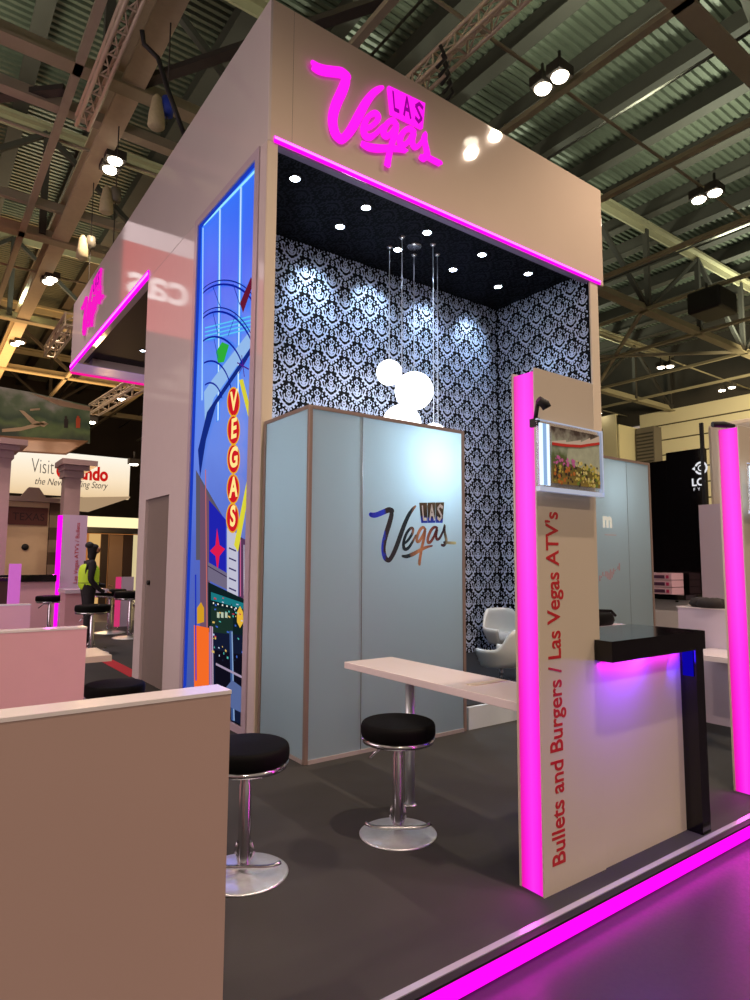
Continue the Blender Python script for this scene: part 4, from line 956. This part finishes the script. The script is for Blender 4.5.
for k, (pa, pc, cap0, cap1) in enumerate(((-8, 9, -14, 25), (64, 80, 60, 95))):
    Yc = 17.5; x0_, x1_ = L(pa, 500, Yc).x, L(pc, 500, Yc).x; zc = L(70, (452, 466)[k], Yc).z; ex0, ex1 = L(cap0, 460, Yc).x, L(cap1, 460, Yc).x
    t = thing('square_column', ('square stone-coloured column with flat cap at the left edge', 'square stone-coloured column with flat cap rising behind the rear display panel')[k], 'column', ((x0_+x1_)/2, Yc, 0))
    MB().box(x0_, x1_, Yc, Yc+.45, 0, zc).build('shaft', COLM, t)
    MB().box(x0_-.05, x1_+.05, Yc-.05, Yc+.5, zc-.3, zc-.12).build('collar', COLM, t)
    MB().box(ex0, ex1, Yc-.35, Yc+.7, zc, zc+.14).box((ex0+x0_)/2, (ex1+x1_)/2, Yc-.2, Yc+.6, zc-.12, zc).build('capital', COLM, t)
# orange-lettered hanging sign
YO = 26
sg = thing('hanging_sign', 'glowing cream banner reading Visit Orlando behind the column', 'sign', (4.5, YO, 4))
zA, zB_ = at(66, 452, 1, YO).z, at(60, 499, 1, YO).z
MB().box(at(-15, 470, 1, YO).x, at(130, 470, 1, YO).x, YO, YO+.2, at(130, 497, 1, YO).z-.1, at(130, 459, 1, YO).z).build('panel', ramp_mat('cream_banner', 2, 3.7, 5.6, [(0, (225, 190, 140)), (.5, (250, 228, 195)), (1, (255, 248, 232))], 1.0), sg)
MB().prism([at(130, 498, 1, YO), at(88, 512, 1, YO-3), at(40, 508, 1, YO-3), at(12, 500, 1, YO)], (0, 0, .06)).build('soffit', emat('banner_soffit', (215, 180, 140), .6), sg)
def otext(name, body, px0, px1, py, size, mt, **k):
    p = at(px0, py, 1, YO-.02); w_ = at(px1, py, 1, YO-.02).x-p.x
    text(name, body, size, frame_m((p.x, YO-.02, p.z), (1, 0, 0), (0, 0, 1)), mt, sg, .003, width=w_, **k)
otext('word_visit', 'Visit', 31, 54, 472.5, .8, mat('grey_letters', (70, 60, 66), .6), offset=-.012)
otext('word_orlando', 'Orlando', 56, 108, 477, .72, emat('red_letters', (215, 30, 25), .85), offset=.03)
otext('tagline', 'the Never Ending Story', 35, 108, 484, .36, mat('grey_letters', (70, 60, 66), .6), shear=.3)
# landscape banner
YL = 20
bn = thing('landscape_banner', 'large hanging banner printed with a green mountain valley and river', 'banner', (2.8, YL, 5))
def BL(px, py, o_=0): p = at(px, py, 1, YL-o_); return p
MB().prism([BL(-15, 384), BL(30, 392), BL(90, 406), BL(90, 443), BL(-15, 436)], (0, .1, 0)).build('print', ramp_mat('hills_print', 2, 4.9, 6.2, [(0, (40, 44, 30)), (.3, (74, 80, 42)), (.55, (34, 48, 30)), (.8, (66, 72, 46)), (1, (120, 104, 92))], .8, 1.3, 1.5), bn)  # spotlighting on the printed banner put in as emission
MB().prism([BL(-15, 436), BL(88, 442), BL(66, 455, 1.4), BL(-15, 450, 1.4)], (0, 0, .04)).build('underside', mat('tan_underside', (150, 112, 84), .6, noise=.25, nscale=2), bn)
rv = MB(); 
for qd in ([(19, 410), (24, 411), (36, 421), (48, 424), (44, 427), (32, 424)], [(44, 421), (49, 424), (20, 431), (2, 432), (2, 429), (22, 427)], [(30, 409), (40, 408), (40, 410), (30, 411)]):
    rv.poly([BL(p[0], p[1], .02) for p in qd])
rv.build('river', mat('pale_river', (178, 160, 132), .6), bn)
rv = MB().poly([BL(p[0], p[1], .012) for p in [(30, 393), (90, 407), (90, 411), (60, 406)]]); rv.build('sky', mat('banner_sky', (168, 145, 120), .6), bn)
for px, c_, h_ in ((66, (40, 30, 30), 12), (78, (190, 80, 45), 13)):
    mbf = MB()
    mbf.poly([BL(px-2, 428, .03), BL(px+2, 428, .03), BL(px+2.4, 428-h_*.75, .03), BL(px-2, 428-h_*.75, .03)])
    mbf.poly([BL(px+1.4*math.cos(k*PI/4), 417.5+1.8*math.sin(k*PI/4), .03) for k in range(8)])
    mbf.build('printed_figure', mat('figure_%d' % px, c_, .6), bn)
# warm lit stall behind the person
YW = 23
st = thing('lit_stall', 'warm lit stall with cream header and dark door frames behind the person', 'stand', (5, YW, 0))
def WL(px, py): return at(px, py, 1, YW)
MB().box(WL(86, 520).x, WL(150, 520).x, YW, YW+.1, WL(110, 528).z, WL(110, 517).z).build('header', emat('stall_header', (255, 236, 180), 1.2), st)
MB().box(WL(86, 520).x, WL(150, 520).x, YW-.3, YW+.1, WL(110, 533).z, WL(110, 528).z).build('lintel', BLACKM, st)
MB().box(WL(80, 520).x, WL(150, 520).x, YW+.6, YW+.7, 0, WL(110, 533).z).build('back_wall', emat('stall_amber', (205, 130, 70), .7), st)
for px0, px1, nm, c_ in ((90, 101, 'window_panel', (238, 190, 120)), (102, 109, 'door_frame', (40, 28, 22)), (110, 124, 'door_leaf', (126, 104, 84)), (124.5, 134, 'door_frame', (46, 28, 20)), (134.5, 139, 'bright_column', (246, 224, 170))):
    MB().box(WL(px0, 560).x, WL(px1, 560).x, YW+.2, YW+.3, 0, WL(110, 534).z).build(nm, emat('stall_%d' % int(px0), c_, .75) if c_[0] > 200 else mat('stall_%d' % int(px0), c_, .6), st)
t = thing('magenta_screen', 'small white screen with magenta left edge right of the stools', 'panel', (4, 15.5, 0))
p0, p1 = at(117, 577, 1, 15.5), at(134, 577, 1, 15.5)
MB().box(p0.x+.1, p1.x, 15.5, 15.6, 0, p0.z).build('board', mat('lilac_screen', (206, 188, 208), .3), t)
MB().box(p0.x, p0.x+.1, 15.49, 15.6, 0, p0.z).build('light_strip', emat('soft_pink', (225, 60, 120), .8), t)
light('left_wall_fill', 'AREA', (-6, 8, 3.2), 330, (255, 226, 232), shape='RECTANGLE', size=7, size_y=4, aim=(2.4, 8, 3))  # off-frame fill light added to brighten the left walls
light('rear_booth_fill', 'SPOT', (1.2, 13, 9.85), 900, (255, 220, 225), spot_size=math.radians(60), spot_blend=.7, shadow_soft_size=.1, aim=(1.6, 14.5, 0))  # added fill spot that brightens the rear left panels
light('pavilion_fill', 'SPOT', (.5, 15, 9.85), 500, (255, 224, 200), spot_size=math.radians(50), spot_blend=.7, shadow_soft_size=.1, aim=(2.8, 20, 2.5))  # added fill spot that brightens the pillared stand front
# warm light far back over the banners
light('far_warm', 'AREA', (4, 30, 8.5), 800, (255, 196, 130), shape='RECTANGLE', size=8, size_y=8, aim=(4, 30, 20))
light('far_stall', 'POINT', (4.5, 21, 2.6), 160, (255, 200, 140), shadow_soft_size=.3)
# glowing red sign opposite the side wall, seen mirrored in its gloss
rs = thing('hanging_sign', 'red lit hanging sign outside the frame, mirrored in the glossy side fascia', 'sign', (.8, 15, 7))
YR = 16.6
def mir(px, py): p = at(px, py, 1, YR); return (2*X0-p.x, p.z)
xr = mir(124, 250)[0]; zb0, zb1 = mir(150, 247)[1], mir(150, 228)[1]; zl = mir(150, 330)[1]
MB().box(-4.5, xr, YR, YR+.1, zl, zb0).build('panel', emat('red_panel', (226, 92, 84), 1.35), rs)
MB().box(-4.5, xr, YR-.01, YR+.1, zb0, zb1).build('header', emat('pale_panel', (240, 215, 215), 1.6), rs)
xs0, xe0 = mir(188, 290)[0], mir(127, 290)[0]
text('letters', 'cas', 1.25, frame_m((xs0, YR-.02, mir(150, 298)[1]), (1, 0, 0), (0, 0, 1)), emat('pale_letters', (255, 235, 230), 2.4), rs, .002, width=xe0-xs0, offset=.02)
# ================================================================== WORLD + LIGHTS
w = bpy.data.worlds.new('world'); bpy.context.scene.world = w; w.use_nodes = True
w.node_tree.nodes['Background'].inputs[0].default_value = S((196, 178, 160)); w.node_tree.nodes['Background'].inputs[1].default_value = .62
sc = bpy.context.scene
sc.view_settings.view_transform = 'Standard'; sc.view_settings.look = 'None'; sc.view_settings.exposure = 0
sc.cycles.use_denoising = True; sc.cycles.max_bounces = 8; sc.cycles.sample_clamp_indirect = 4

GROUPS = {'bar_stool': 'round black bar stools', 'recessed_spotlight': 'recessed spotlights in the tower ceiling', 'globe_pendant': 'pendant globes over the cabinet', 'floodlight': 'round floodlights under the hall roof',
 'chain_hoist': 'bagged chain hoists beside the tower', 'low_partition': 'low white partitions', 'carton': 'stack of flat cartons on the black shelf', 'tub_chair': 'white tub chairs on the plinth', 'display_panel': 'magenta edged display panels',
 'glass_cabinet': 'frosted storage cabinets', 'brochure_holder': 'acrylic brochure holders', 'lighting_truss': 'aluminium lighting trusses', 'square_column': 'square stone-coloured columns', 'wall_pipe': 'pipes on the cream wall',
 'illuminated_sign': 'magenta script signs', 'reception_counter': 'black topped counters', 'clamp_spotlight': 'black clamp lamps on the panels'}
for o in bpy.data.objects:
    if o.parent is None and 'label' in o:
        k = o.name.split('.')[0]
        if k in GROUPS: o['group'] = GROUPS[k]
